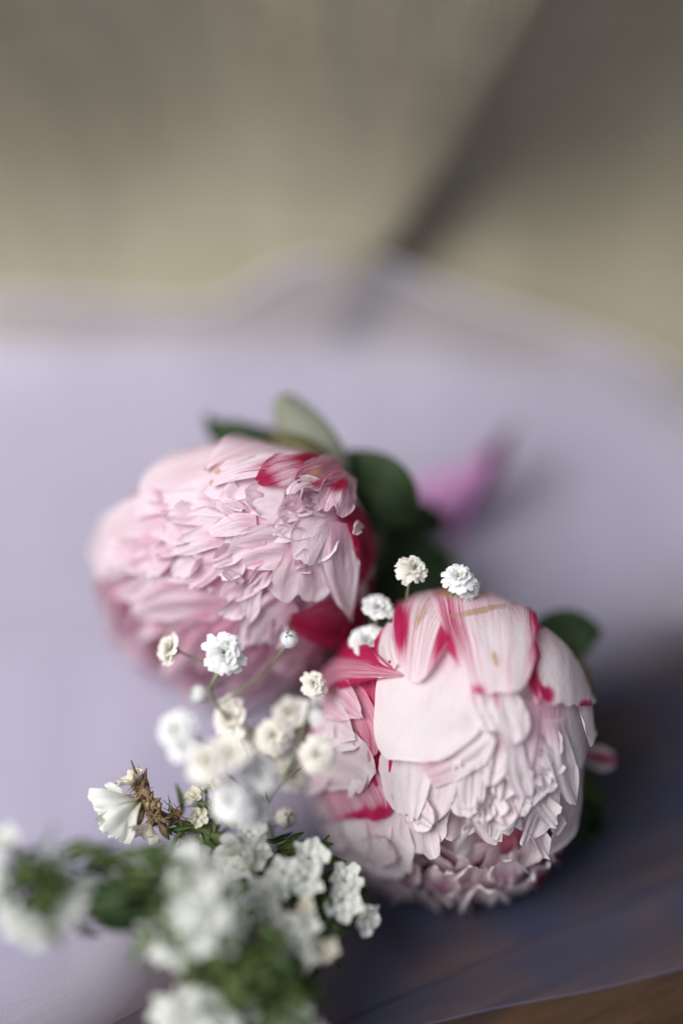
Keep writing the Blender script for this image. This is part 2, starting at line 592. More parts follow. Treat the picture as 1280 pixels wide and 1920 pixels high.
# ------------------------------------------------------------------ peonies
class Ball:
    """a rounded flower head: everything on it is placed by direction from its centre"""
    def __init__(self, cx, cy, rx, ry, depth, rz, opening, tilt=0.0, tiltx=0.0, bumps=()):
        self.bumps = bumps
        self.cx, self.cy, self.rx, self.ry, self.d, self.rz = cx, cy, rx, ry, depth, rz
        self.a = np.array(opening, float)
        self.a /= np.linalg.norm(self.a)
        self.centre = at(cx, cy, depth)
        self.tilt, self.tiltx = tilt, tiltx
        h = np.array([0, 0, 1.0]) if abs(self.a[2]) < .9 else np.array([1.0, 0, 0])
        self.b1 = np.cross(self.a, h); self.b1 /= np.linalg.norm(self.b1)
        self.b2 = np.cross(self.a, self.b1)

    def swell(self, th, rho):
        """the head is not a perfect ball: it bulges towards some sides"""
        f = 0.0 * th
        for a, am, wd in self.bumps:
            dlt = (th - math.radians(a) + math.pi) % (2 * math.pi) - math.pi
            f = f + am * np.exp(-(dlt / math.radians(wd)) ** 2)
        return 1 + f * np.minimum(rho, 1) ** 2

    def surf(self, N, lift):
        """N: unit vectors in camera frame, lift in metres"""
        f = self.swell(np.arctan2(N[..., 1], N[..., 0]), np.hypot(N[..., 0], N[..., 1]))
        x = self.cx + self.rx * N[..., 0] * f
        y = self.cy - self.ry * N[..., 1] * f
        d = self.d - self.rz * N[..., 2] + self.tilt * N[..., 1] + self.tiltx * N[..., 0]
        return at(x, y, d) + camvec(N) * np.asarray(lift)[..., None]

    def dirs(self, x, y):
        dx = (x - self.cx) / self.rx
        dy = -(y - self.cy) / self.ry
        r0 = np.hypot(dx, dy) + 1e-9
        th = np.arctan2(dy, dx)
        r = r0
        for _ in range(4):
            r = r0 / self.swell(th, r)
        dx, dy = dx / r0 * r, dy / r0 * r
        back = r > 1
        r2 = np.where(back, np.clip(2 - r, 0, 1), r)
        z = np.sqrt(np.clip(1 - r2 ** 2, 0, 1)) * np.where(back, -1, 1)
        return np.stack([dx / r * r2, dy / r * r2, z], -1)


def pigment(U, T, tint, edge_white, red, spots, tan, seed):
    tv = tint + 0 * U
    tv = tv - edge_white * np.maximum(smooth(.72, 1.0, T), .6 * smooth(.7, 1.0, np.abs(U)))
    tv = tv - .10 + .50 * (1 - smooth(0.05, .6, T))  # pinker base: petal colour plus shade painted in where petals overlap
    rv = red + 0 * U
    for (su, st, ru, rt, am) in spots:
        rv = rv + am * np.exp(-((U - su) / ru) ** 2 - ((T - st) / rt) ** 2)
    tn = 0 * U
    for (su, st, ru, rt, am) in tan:
        tn = tn + am * np.exp(-((U - su) / ru) ** 2 - ((T - st) / rt) ** 2)
    return np.stack([np.clip(tv, 0, 1), np.clip(rv, 0, 1.2), np.clip(tn, 0, 1)], -1)


_seed = [100]


def hero(ball, par, mat, spine, lift=(.0, .002), tint=.3, ew=.25, red=0.0, spots=(), tan=(), rnd=.30, ruf=.075, notch=0.0,
         curl=.0004, cup=.0001, wr=.0007, skew=0.0, name='petal', nu=27, nt=28):
    """a petal lying on the head; spine = (x, y, half width[, other half width]) from base to tip"""
    _seed[0] += 1
    sd = _seed[0]
    S = catmull([(k[0], k[1], k[2], k[3] if len(k) > 3 else k[2]) for k in spine], 120)
    L = np.concatenate([[0], np.cumsum(np.hypot(*np.diff(S[:, :2], axis=0).T))])
    L /= L[-1]
    u = np.linspace(-1, 1, nu)
    t = np.linspace(0, 1, nt)
    U, T = np.meshgrid(u, t)
    ne, nf0 = Noise(sd), Noise(sd + 5000)
    end = 1 - 1.25 * rnd * (1 - np.sqrt(1 - .99 * np.abs(U) ** 2.3)) + ruf * ne(U * 2.4) + ruf * .45 * ne(U * 7 + 3) + ruf * .2 * ne(U * 17 + 1) - notch * np.exp(-(U / .16) ** 2) + skew * U
    tt = np.clip(T * end, 0, 1.06)
    px = np.interp(tt, L, S[:, 0]); py = np.interp(tt, L, S[:, 1])
    wl = np.interp(tt, L, S[:, 2]); wr_ = np.interp(tt, L, S[:, 3])
    g = np.gradient(S[:, :2], axis=0)
    tx = np.interp(tt, L, g[:, 0]); ty = np.interp(tt, L, g[:, 1])
    ln = np.hypot(tx, ty) + 1e-9
    nx, ny = ty / ln, -tx / ln
    wdt = np.where(U < 0, wl, wr_) * (1 + .09 * ne(T * 4, U * 2) + .03 * nf0(T * 13, U))
    X = px + nx * U * wdt
    Y = py + ny * U * wdt
    N = ball.dirs(X, Y)
    nw, nf = Noise(sd + 1000), Noise(sd + 2000)
    lf = .62 * lift[0] + .62 * (lift[1] - lift[0]) * T ** 1.3
    lf = lf + curl * smooth(.70, 1, T) ** 2 * (1 + .8 * ne(U * 4)) + cup * (np.abs(U) ** 2.5) * smooth(.2, .8, T)
    lf = lf + wr * (nw(U * 4.5, T * 1.6) + .40 * nf(U * 7, T * 6) + .16 * nf(U * 15, T * 13)) * smooth(0, .35, T)
    G = ball.surf(N, lf)
    uv = np.stack([U + sd * .0, T, np.full_like(U, sd * .37)], -1)
    mb = MB().grid(G, uv, pigment(U, T, tint, ew, red, spots, tan, sd))
    return mb.build(name, mat, par)


def filler(ball, par, mat, phi, thtip, length, width, rad, tint, red=0.0, curl=.1, nu=15, nt=18, cr=.45):
    """a petal grown from the base of the head; thtip/length are angles from the stem"""
    _seed[0] += 1
    sd = _seed[0]
    r = random.Random(sd)
    u = np.linspace(-1, 1, nu); t = np.linspace(0, 1, nt)
    U, T = np.meshgrid(u, t)
    ne, nw = Noise(sd), Noise(sd + 3000)
    end = 1 - .34 * (1 - np.sqrt(1 - .99 * np.abs(U) ** 2.3)) + .05 * ne(U * 3) + .035 * ne(U * 8 + 2) - r.uniform(0, .16) * np.exp(-((U - r.uniform(-.3, .3)) / .15) ** 2)
    tt = T * end
    th = thtip - length + length * tt
    wd = width * (np.sin(np.clip(tt, 0, 1) * 2.2) * .75 + .28)
    axd = np.sin(np.clip(th, .12, math.pi - .12))
    ph = phi + U * wd / np.maximum(axd, .35) + .10 * ne(T * 2)
    D = (-np.cos(th))[..., None] * ball.a + np.sin(th)[..., None] * (np.cos(ph)[..., None] * ball.b1 + np.sin(ph)[..., None] * ball.b2)
    R = min(ball.rx, ball.ry) * K * ball.d
    lf = R * (rad - 1 + .5 * curl * smooth(.55, 1, tt) ** 1.5 * (.3 + 1.2 * ne(U * 3)) - .04 * (1 - T))
    lf = lf + .0007 * cr * (1.3 * nw(U * 3, T * 2) + .3 * nw(U * 8, T * 4)) * smooth(0, .4, T) + .0011 * np.abs(U) ** 2.5 * r.uniform(-.5, 1)
    G = ball.surf(D, lf)
    uv = np.stack([U, T, np.full_like(U, sd * .37)], -1)
    sp = [(r.uniform(-.8, .8), r.uniform(.5, 1), .3, .2, red)] if red else []
    return MB().grid(G, uv, pigment(U, T, tint, .3, 0, sp, (), sd)).build('petal', mat, par)


def core(ball, par, k=.80):
    an = np.linspace(0, 2 * math.pi, 24, endpoint=False)
    th = np.linspace(.02, math.pi - .02, 14)
    TH, AN = np.meshgrid(th, an, indexing='ij')
    N = np.stack([np.sin(TH) * np.cos(AN), np.sin(TH) * np.sin(AN), np.cos(TH)], -1)
    R = ball.rx * K * ball.d
    nz = Noise(77)
    G = ball.surf(N, R * (k - 1) + .002 * nz(AN * 3, TH * 3))
    return MB().grid(G, wrap=True).build('hollow_shade_core', CORE, par)


def grow(ball, par, mat, rings, tint, seed, red_p=.12):
    r = random.Random(seed)
    for (cnt, thd, ln, wd, rad, curl) in rings:
        o = r.uniform(0, 6.28)
        for k in range(cnt):
            filler(ball, par, mat, o + 6.283 * k / cnt + r.uniform(-.14, .14), math.radians(thd + r.uniform(-9, 9)), math.radians(ln * r.uniform(.85, 1.15)),
                   wd * r.uniform(.8, 1.2), rad + r.uniform(-.012, .012), min(1, max(0, tint + r.uniform(-.22, .22))),
                   r.uniform(.4, .9) if r.random() < red_p else 0, curl * r.uniform(.3, 1.5))


def ruffles(ball, par, mat, count, cone, tint, seed):
    """small crumpled petals standing up around the opening"""
    r = random.Random(seed)
    R = ball.rx * K * ball.d
    for i in range(count):
        _seed[0] += 1
        sd = _seed[0]
        ga = math.radians(cone) * math.sqrt((i + .5) / count)
        ph = i * 2.39996 + r.uniform(-.3, .3)
        n0 = math.cos(ga) * ball.a + math.sin(ga) * (math.cos(ph) * ball.b1 + math.sin(ph) * ball.b2)
        inward = ball.a - n0 * np.dot(ball.a, n0)
        nn = np.linalg.norm(inward)
        inward = inward / nn if nn > .05 else ball.b1
        an = r.uniform(-.9, .9)
        tg = math.cos(an) * inward + math.sin(an) * np.cross(n0, inward)
        sd_ = np.cross(n0, tg)
        nu, nt = 13, 12
        U, T = np.meshgrid(np.linspace(-1, 1, nu), np.linspace(0, 1, nt))
        ne, nw = Noise(sd), Noise(sd + 4000)
        end = 1 - .25 * np.abs(U) ** 2.2 + .08 * ne(U * 4) + .05 * ne(U * 9)
        tt = T * end
        run = r.uniform(.22, .38)
        wd = r.uniform(.13, .24)
        D = n0 + tg * (run * (tt - .45))[..., None] + sd_ * (U * wd * (.4 + .6 * np.sin(tt * 1.9)))[..., None]
        D = D / np.linalg.norm(D, axis=-1)[..., None]
        lf = R * (-.24 + (.20 + r.uniform(-.03, .05)) * tt ** .8 + .045 * nw(U * 3, T * 2) * T + .02 * nw(U * 8, T * 3) * T)
        G = ball.surf(D, lf)
        uv = np.stack([U, T, np.full_like(U, sd * .37)], -1)
        MB().grid(G, uv, pigment(U, T, max(0, tint + r.uniform(-.2, .25)), .35, 0, (), (), sd)).build('petal', mat, par)


def frills(ball, par, mat, spots, flow, count, seed, tint):
    r = random.Random(seed)
    for k in range(count):
        x, y, sx, sy = r.choice(spots)
        x, y = x + r.uniform(-sx, sx), y + r.uniform(-sy, sy)
        a = flow(x, y) + r.gauss(0, .5)
        l = r.uniform(40, 76); wv = r.uniform(15, 30); b = r.uniform(-.35, .35)
        c, s_ = math.cos(a), math.sin(a)
        hero(ball, par, mat, [(x - c * l * .6, y - s_ * l * .6, wv * .6), (x - c * l * .1 + s_ * l * b * .3, y - s_ * l * .1 - c * l * b * .3, wv), (x + c * l * .45, y + s_ * l * .45, wv * .75)],
             (-.001, r.uniform(.005, .0085)), max(0, tint + r.uniform(-.2, .3)), .35, rnd=.38, ruf=.09, wr=.0009, curl=r.uniform(-.001, .0015), notch=r.uniform(0, .15), nu=15, nt=14,
             red=r.choice((0, 0, 0, .12)))


RINGS = [(7, 70, 66, .62, .985, .02), (8, 84, 66, .54, .972, .03), (9, 97, 62, .46, .958, .04), (10, 109, 60, .42, .942, .05), (11, 120, 58, .38, .925, .06),
         (11, 131, 56, .34, .905, .07), (10, 141, 52, .30, .885, .09), (9, 150, 48, .26, .865, .10), (7, 160, 44, .20, .85, .10), (5, 170, 40, .16, .83, .06)]

# ---- far peony (rose pink), lying on its side, opening to the left
B1 = Ball(437, 1083, 258, 243, .478, .042, (-.68, -.45, .58), -.022, -.014, ((40, .11, 26), (165, .03, 30), (90, .02, 20)))
p1 = thing('peony', 'rose pink peony with a sage green leaf standing behind its crown', 'peony', at(437, 1300, .52), 'peony blooms on the organza')
core(B1, p1, .80)
grow(B1, p1, PINK1, RINGS, .52, 5, .06)
ruffles(B1, p1, PINK1, 60, 62, .5, 3)
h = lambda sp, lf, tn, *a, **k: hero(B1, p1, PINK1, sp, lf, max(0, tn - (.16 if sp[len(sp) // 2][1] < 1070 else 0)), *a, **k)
h([(600, 872, 30), (500, 872, 48), (400, 890, 62), (310, 930, 55), (258, 968, 30)], (.001, .003), .38, .3, rnd=.35)
h([(520, 960, 30), (430, 940, 36), (370, 940, 34), (292, 948, 26)], (.0008, .003), .30, .35, rnd=.3)
h([(500, 1000, 34), (430, 990, 36), (370, 1000, 34), (308, 1016, 26)], (.0008, .003), .35, .35, rnd=.3)
h([(470, 1070, 40), (400, 1050, 42), (330, 1050, 38), (268, 1062, 26)], (.0, .003), .45, .4)
h([(330, 940, 30), (270, 975, 40), (215, 1020, 42), (185, 1070, 30)], (.0, .002), .35, .4)
h([(400, 1020, 30), (320, 1030, 34), (240, 1045, 32), (190, 1085, 24)], (.0, .003), .4, .4)
h([(440, 1120, 44), (370, 1118, 44), (310, 1122, 42), (262, 1140, 30)], (.0, .003), .42, .45)
h([(470, 1150, 30), (430, 1180, 34), (395, 1215, 32), (372, 1250, 20)], (-.001, .002), .85, .3)
h([(420, 1160, 26), (380, 1175, 30), (345, 1190, 28), (318, 1205, 16)], (-.001, .002), .8, .4)
h([(520, 1190, 36), (480, 1225, 40), (450, 1255, 38), (430, 1282, 24)], (-.001, .002), .80, .35)
h([(500, 1070, 24), (470, 1085, 26), (440, 1105, 24), (415, 1125, 14)], (.0015, .004), .45, .4)
h([(480, 1085, 12), (470, 1115, 17), (464, 1140, 18), (460, 1162, 11)], (.002, .005), .12, .3)
h([(545, 1120, 26), (512, 1140, 34), (485, 1165, 36), (468, 1192, 24)], (.001, .004), .30, .4, notch=.1)
h([(590, 1180, 30), (560, 1205, 34), (530, 1230, 32), (512, 1250, 20)], (.0, .003), .72, .3)
h([(330, 1080, 20), (300, 1090, 22), (270, 1105, 20), (246, 1122, 12)], (.002, .005), .35, .45)
h([(290, 1010, 18), (258, 1030, 22), (232, 1052, 20), (212, 1076, 12)], (.002, .005), .30, .4)
h([(420, 1010, 18), (388, 1015, 20), (358, 1028, 18), (335, 1042, 10)], (.003, .006), .30, .4)
h([(480, 985, 16), (448, 988, 20), (420, 998, 18), (398, 1010, 10)], (.003, .006), .28, .4)
h([(560, 1200, 40), (500, 1250, 50), (450, 1290, 44), (420, 1312, 30)], (-.001, .001), .7, .3)
h([(640, 975, 24), (560, 955, 30), (510, 955, 40), (462, 965, 28)], (.002, .0045), .32, .35, notch=.08)
h([(610, 1010, 30), (540, 1020, 40), (470, 1035, 40), (425, 1060, 28)], (.001, .003), .50, .3)
h([(640, 965, 24), (590, 968, 30), (548, 988, 32), (505, 1018, 18)], (.002, .005), .34, .35, notch=.1)
h([(655, 1120, 26), (640, 1160, 40), (590, 1165, 42), (540, 1160, 26)], (.0, .0025), .8, .0, red=.50, spots=[(.6, .9, .6, .4, .4)], rnd=.4)
h([(680, 1080, 20), (672, 1140, 22), (655, 1190, 18), (630, 1215, 10)], (.0, .002), .7, .0, red=.7)
h([(575, 1010, 30), (560, 1060, 40), (552, 1095, 56), (548, 1132, 54)], (.002, .005), .40, .3, notch=.14, rnd=.22, tan=[(-.95, .6, .12, .5, .55)])
h([(636, 975, 20), (600, 995, 40, 34), (580, 1030, 55, 30), (560, 1062, 40, 30)], (.003, .006), .30, .25, rnd=.35, spots=[(.0, .02, .8, .10, .7)])
h([(625, 985, 24), (618, 1040, 32), (622, 1095, 26), (634, 1158, 10)], (.004, .006), .25, .3, rnd=.5, tan=[(.6, .55, .25, .2, .5)])
h([(650, 955, 14), (668, 1000, 22), (668, 1055, 20), (655, 1105, 12)], (.002, .003), .6, .0, red=.62)
h([(640, 985, 5), (650, 1020, 6), (652, 1060, 5), (648, 1085, 3)], (.005, .006), .9, .0, red=1.1)
h([(690, 960, 14), (694, 1010, 18), (690, 1060, 14)], (.0, .001), .7, .0, red=.55, tan=[(0, .5, 1, .5, .5)])
h([(620, 862, 24), (560, 852, 36), (480, 862, 44), (420, 885, 36), (392, 902, 18)], (.003, .005), .20, .2, red=.10, spots=[(.9, .45, .25, .5, .45)], tan=[(0, 1, .9, .07, .95)], rnd=.35, notch=.12)
h([(560, 885, 22), (500, 890, 20), (440, 908, 17), (400, 927, 12)], (.005, .007), .15, .2, spots=[(-.2, .3, .4, .3, .45)], tan=[(0, 1, 1, .06, .8)], rnd=.4)
h([(590, 888, 24), (550, 893, 26), (510, 908, 28), (478, 926, 16)], (.005, .007), .35, .0, red=.24, spots=[(.0, .95, 1, .2, .5), (-.6, .1, .5, .3, .6)], ruf=.09, notch=.1)
h([(628, 892, 22), (590, 902, 24), (560, 912, 22), (545, 925, 12)], (.006, .008), .4, .0, red=.34, spots=[(.4, .8, .5, .3, .3)], tan=[(0, .5, .8, .3, .6)], ruf=.08)
h([(640, 905, 16), (622, 930, 30), (608, 955, 34), (598, 980, 28)], (.006, .009), .15, .2, red=.22, spots=[(-.1, .35, .4, .2, .5)], tan=[(.6, .6, .5, .5, .35)], notch=.2)
h([(590, 925, 10), (560, 922, 14), (538, 935, 14), (530, 952, 9)], (.006, .010), .15, .2, ruf=.06, spots=[(.9, .8, .3, .4, .6)])
h([(655, 990, 8), (644, 1000, 8), (636, 1012, 5)], (.007, .010), .0, .0, ruf=.12)
h([(455, 1092, 6), (440, 1080, 9), (425, 1070, 8)], (.006, .011), .0, .0, ruf=.15)
h([(560, 1240, 40), (590, 1285, 40), (560, 1310, 30)], (-.002, .0), .8, .2)

frills(B1, p1, PINK1, [(330, 1000, 110, 80), (400, 1080, 110, 60), (320, 1110, 100, 60), (560, 930, 70, 40), (480, 1000, 90, 60), (430, 1190, 90, 60)], lambda x, y: 2.9 - (y - 900) * .003, 30, 21, .24)
# sepals, leaves and stem of the far peony
SEEDL = [500]


def blade(par, mat, knots, name='leaf', fold_=.0, cup=.0, tipw=None, nu=13, nt=24, wav=.0006, pig=None, mid=None, rnd=0.0):
    """a leaf or loose petal; knots = (x, y, depth, half width px [, other half width]) base to tip"""
    SEEDL[0] += 1
    kk = catmull([(k[0], k[1], k[2], k[3], k[4] if len(k) > 4 else k[3]) for k in knots], nt)
    u = np.linspace(-1, 1, nu)
    g = np.gradient(kk[:, :2], axis=0)
    ln = np.hypot(*g.T) + 1e-9
    nx, ny = -g[:, 1] / ln, g[:, 0] / ln
    nz = Noise(SEEDL[0])
    U = np.broadcast_to(u, (nt, nu)); T = np.broadcast_to(np.linspace(0, 1, nt)[:, None], (nt, nu))
    wd = np.where(U < 0, kk[:, 3:4], kk[:, 4:5])
    Tr = T
    X = kk[:, 0:1] + nx[:, None] * U * wd
    Y = kk[:, 1:2] + ny[:, None] * U * wd
    D = kk[:, 2:3] + fold_ * np.abs(U) + cup * U ** 2 + wav * nz(U * 2.5, T * 4)
    if rnd:
        X = X - g[:, 0:1] * nt * rnd * np.abs(U) ** 2.5 * T
        Y = Y - g[:, 1:2] * nt * rnd * np.abs(U) ** 2.5 * T
    G = at(X, Y, D)
    G[..., 2] = np.maximum(G[..., 2], .013)
    uv = np.stack([U, T, np.full_like(U, SEEDL[0] * .7)], -1)
    ob = MB().grid(G, uv, None if pig is None else pig(U, T)).build(name, mat, par)
    if mid:
        MB().tube(at(kk[:, 0], kk[:, 1], kk[:, 2] + .0003), np.linspace(.0009, .0003, nt), 6).build('midrib', mid, ob)
    return ob


blade(p1, LEAF, [(610, 900, .480, 40), (660, 906, .474, 66, 66), (708, 926, .467, 74, 74), (748, 948, .467, 54, 60), (778, 972, .472, 10)], fold_=-.003, mid=STEMD)
blade(p1, LEAF, [(690, 1060, .515, 10), (720, 1010, .51, 52), (770, 985, .51, 55), (812, 985, .515, 36), (835, 1000, .52, 4)], fold_=-.002, mid=STEMD)
blade(p1, LEAF, [(690, 1160, .488, 16), (735, 1100, .486, 56), (785, 1062, .486, 58), (838, 1062, .49, 16)], fold_=-.002, mid=STEMD)
blade(p1, LEAFG, [(700, 1140, .50, 10), (745, 1120, .50, 45), (790, 1105, .50, 50), (830, 1075, .505, 30), (840, 1020, .51, 4)], fold_=-.002, mid=STEM)
blade(p1, LEAF, [(560, 860, .482, 30), (500, 838, .484, 34), (440, 818, .486, 30), (405, 804, .490, 20), (386, 776, .495, 2)], fold_=-.002, mid=STEMD)
blade(p1, LEAF, [(640, 1180, .49, 20), (660, 1150, .49, 40), (690, 1110, .49, 34), (712, 1050, .49, 8)], fold_=-.002)
blade(p1, SAGE, [(652, 908, .466, 3), (634, 866, .464, 20, 22), (594, 818, .464, 44, 32), (558, 780, .467, 48, 30), (533, 752, .470, 30, 20), (524, 741, .471, 9, 8)], name='sepal', fold_=.001, cup=.003, wav=.0010)
blade(p1, OLIVE, [(655, 915, .455, 8), (622, 882, .453, 20), (572, 846, .454, 24), (530, 828, .457, 18), (506, 818, .460, 8)], name='sepal', cup=.006)
blade(p1, OLIVE, [(640, 900, .478, 10), (672, 945, .474, 20), (695, 990, .474, 22), (705, 1040, .476, 12), (700, 1075, .478, 3)], name='sepal', cup=.008)
blade(p1, PINK1, [(560, 845, .483, 14), (530, 828, .484, 18), (505, 815, .485, 14), (496, 822, .486, 4)], name='petal', cup=.003, pig=lambda U, T: np.stack([0 * U + .8, 0 * U + .55, 0 * U], -1))
P = at([655, 730, 800, 850], [960, 1060, 1100, 1160], [.50, .505, .505, .50])
MB().tube(catmull(P, 14), .0026, 10).build('stem', STEMR, p1)

# ---- near peony (blush with crimson flames), opening downward to the front
B2 = Ball(836, 1428, 255, 276, .456, .035, (.10, -.55, .82), -.011, -.012, ((40, .105, 22), (84, .06, 20), (175, .04, 25), (-53, .06, 22), (-125, .03, 25)))
p2 = thing('peony', 'pale blush peony with crimson flamed outer petals on its crown', 'peony', at(845, 1690, .455), 'peony blooms on the organza')
core(B2, p2, .80)
grow(B2, p2, PINK2, RINGS[:8], .26, 9, .05)
ruffles(B2, p2, PINK2, 44, 50, .34, 4)
h = lambda *a, **k: hero(B2, p2, PINK2, *a, **k)
# lower skirt and side petals first (they lie deepest)
h([(1085, 1500, 18), (1078, 1570, 22), (1050, 1630, 22), (1000, 1676, 14)], (-.001, .001), .8, .0, red=.85)
h([(1098, 1330, 16), (1096, 1400, 20), (1088, 1470, 20), (1075, 1530, 10)], (.0, .001), .35, .0, red=.16, spots=[(.8, .5, .25, .5, .5)])
h([(610, 1470, 44), (620, 1530, 52), (650, 1580, 52), (690, 1620, 30)], (.0, .002), .12, .1)
h([(700, 1500, 40), (720, 1560, 46), (745, 1600, 44), (770, 1635, 26)], (.0, .003), .2, .2)
h([(830, 1480, 36), (800, 1520, 40), (790, 1560, 38), (795, 1600, 24)], (.0, .003), .3, .2)
h([(690, 1270, 36), (700, 1350, 40), (716, 1420, 34), (722, 1480, 18)], (.001, .002), .9, .0, red=.50, spots=[(0, .9, 1, .4, .35), (.9, .4, .4, .4, .4)])
h([(640, 1440, 44), (668, 1480, 58), (688, 1510, 58), (696, 1540, 44)], (.0015, .003), .85, .0, red=.26, spots=[(0, .98, 1.2, .13, .75)], rnd=.2)
h([(640, 1290, 30), (668, 1330, 34), (690, 1380, 30), (700, 1425, 14)], (.002, .003), .95, .0, red=.34, ruf=.1)
h([(575, 1395, 50), (610, 1410, 58), (660, 1435, 52), (702, 1462, 34)], (.003, .0045), .22, .3, rnd=.35, spots=[(0, 1.0, 1.0, .08, .35)])
h([(590, 1345, 40), (625, 1355, 40), (655, 1372, 30), (680, 1386, 9)], (.003, .006), .35, .3, rnd=.4, ruf=.08)
h([(600, 1300, 40), (640, 1315, 38), (670, 1335, 26), (696, 1354, 8)], (.004, .007), .55, .4, red=.22, rnd=.4, ruf=.08)
h([(610, 1290, 30), (640, 1262, 42), (690, 1262, 36), (730, 1272, 18), (762, 1278, 6)], (.006, .008), .35, .4, red=.36, spots=[(.85, .5, .5, .5, .5), (-.9, .6, .3, .4, .4)], rnd=.3)
h([(690, 1225, 16), (710, 1230, 24), (735, 1262, 22)], (.004, .006), .8, .0, red=.66)
# lower lip: petals rising from underneath towards the opening
for (x0, y0, x1, y1, wv, tn) in ((590, 1600, 640, 1530, 44, .10), (640, 1665, 690, 1590, 46, .12), (705, 1712, 740, 1630, 46, .15), (770, 1735, 790, 1650, 44, .12),
                                 (840, 1742, 845, 1660, 40, .22), (905, 1738, 905, 1650, 44, .12), (970, 1720, 955, 1640, 42, .10), (1030, 1680, 1000, 1610, 38, .16), (1075, 1620, 1040, 1560, 32, .2),
                                 (735, 1670, 765, 1595, 36, .25), (820, 1690, 835, 1618, 34, .3), (885, 1685, 890, 1612, 34, .3), (950, 1670, 940, 1600, 34, .25), (690, 1620, 730, 1560, 36, .2)):
    h([(x0, y0, wv * .8), (x0 * .65 + x1 * .35, y0 * .65 + y1 * .35, wv), (x0 * .3 + x1 * .7, y0 * .3 + y1 * .7, wv), (x1, y1, wv * .7)], (-.004, .002), tn + .1, .35, rnd=.35, ruf=.09, wr=.0009, curl=.0016)
# right hand folded sheets
h([(1035, 1290, 40), (1048, 1350, 46), (1052, 1400, 40), (1048, 1455, 24)], (.001, .003), .12, .15)
h([(1086, 1290, 14), (1086, 1340, 18), (1082, 1375, 14), (1078, 1402, 7)], (.004, .007), .05, .1, tan=[(0, .6, 1, .5, .3)])
h([(905, 1470, 20), (900, 1510, 26), (910, 1545, 22), (925, 1568, 14)], (.0, .004), .35, .4)
h([(965, 1430, 22), (945, 1490, 28), (925, 1530, 24), (915, 1560, 12)], (.001, .005), .30, .45)
h([(1020, 1420, 22), (1010, 1480, 28), (990, 1530, 24), (965, 1570, 12)], (.001, .005), .30, .45)
h([(1060, 1440, 16), (1056, 1500, 20), (1040, 1550, 20), (1010, 1590, 10)], (.001, .004), .25, .35)
h([(1010, 1320, 30), (1000, 1390, 30), (982, 1460, 24), (952, 1535, 8)], (.002, .006), .34, .5)
h([(1024, 1350, 18), (1028, 1410, 24), (1034, 1455, 24), (1044, 1496, 12)], (.004, .008), .10, .2, ruf=.08, wr=.0009)
h([(950, 1350, 14), (954, 1410, 20), (958, 1450, 22), (968, 1487, 14)], (.004, .007), .16, .25, rnd=.12)
h([(928, 1380, 12), (916, 1415, 18), (910, 1440, 20), (904, 1464, 13)], (.004, .007), .14, .2)
h([(892, 1400, 18), (882, 1440, 24), (878, 1470, 25), (872, 1504, 20)], (.002, .006), .18, .2, rnd=.2)
h([(862, 1470, 18), (866, 1500, 24), (868, 1522, 18)], (.003, .006), .15, .2)
h([(820, 1380, 30), (815, 1450, 40), (806, 1500, 42), (795, 1545, 28)], (.0015, .004), .2, .25)
h([(750, 1370, 34), (760, 1430, 46), (762, 1480, 40), (766, 1530, 24)], (.002, .005), .14, .25, rnd=.25)
h([(800, 1450, 26), (840, 1425, 36), (878, 1400, 34), (910, 1375, 18)], (.004, .007), .16, .2, rnd=.3)
h([(880, 1290, 18), (888, 1330, 24), (900, 1358, 22), (908, 1380, 13)], (.006, .008), .12, .2)
h([(922, 1290, 18), (934, 1335, 28), (944, 1370, 30), (946, 1400, 22)], (.007, .009), .04, .1, rnd=.35, spots=[(-.5, .2, .12, .3, .5)])
frills(B2, p2, PINK2, [(930, 1450, 90, 60), (980, 1520, 70, 50), (860, 1500, 90, 40), (780, 1540, 90, 40), (660, 1400, 50, 70), (1030, 1430, 40, 60)], lambda x, y: 1.57 + (x - 850) * .001, 26, 22, .14)
# the large smooth sheet and the flamed cap
h([(835, 1200, 60, 55), (815, 1290, 92, 80), (800, 1360, 92, 90), (795, 1424, 70, 84)], (.005, .008), .10, .1, rnd=.16, skew=-.12, ruf=.035, wr=.0004, nu=27, nt=32)
h([(745, 1190, 8), (740, 1220, 22), (745, 1250, 24), (758, 1276, 12)], (.007, .009), .05, .1, spots=[(-1, .6, .2, .5, .8), (.9, .5, .15, .5, .8)], rnd=.3)
h([(1000, 1180, 24), (1038, 1232, 52, 48), (1046, 1290, 60, 54), (1048, 1340, 54, 50)], (.006, .008), .06, .1, rnd=.14, ruf=.05,
  spots=[(-.85, .88, .26, .10, .95), (.4, 1.0, .28, .07, .85), (-1, .35, .12, .5, .7), (.1, .02, 1.2, .07, .9), (.98, .25, .10, .3, .8)], tan=[(.0, .55, .12, .25, .3)], wr=.0006)
h([(975, 1175, 16), (984, 1235, 14), (984, 1285, 13), (990, 1325, 8)], (.005, .006), .3, .0, red=.30, spots=[(0, .1, 1, .3, .6), (.2, .75, .6, .15, .7)])
h([(850, 1128, 60, 46), (806, 1170, 50, 56), (788, 1230, 40, 46), (782, 1296, 26, 32)], (.009, .011), .06, .1, red=.19, rnd=.3,
  spots=[(.85, .45, .25, .5, .50), (-.7, .62, .30, .20, .7), (.95, .75, .12, .2, .5)], tan=[(-.1, .45, .4, .25, .45)], ruf=.02, nu=27, nt=32)
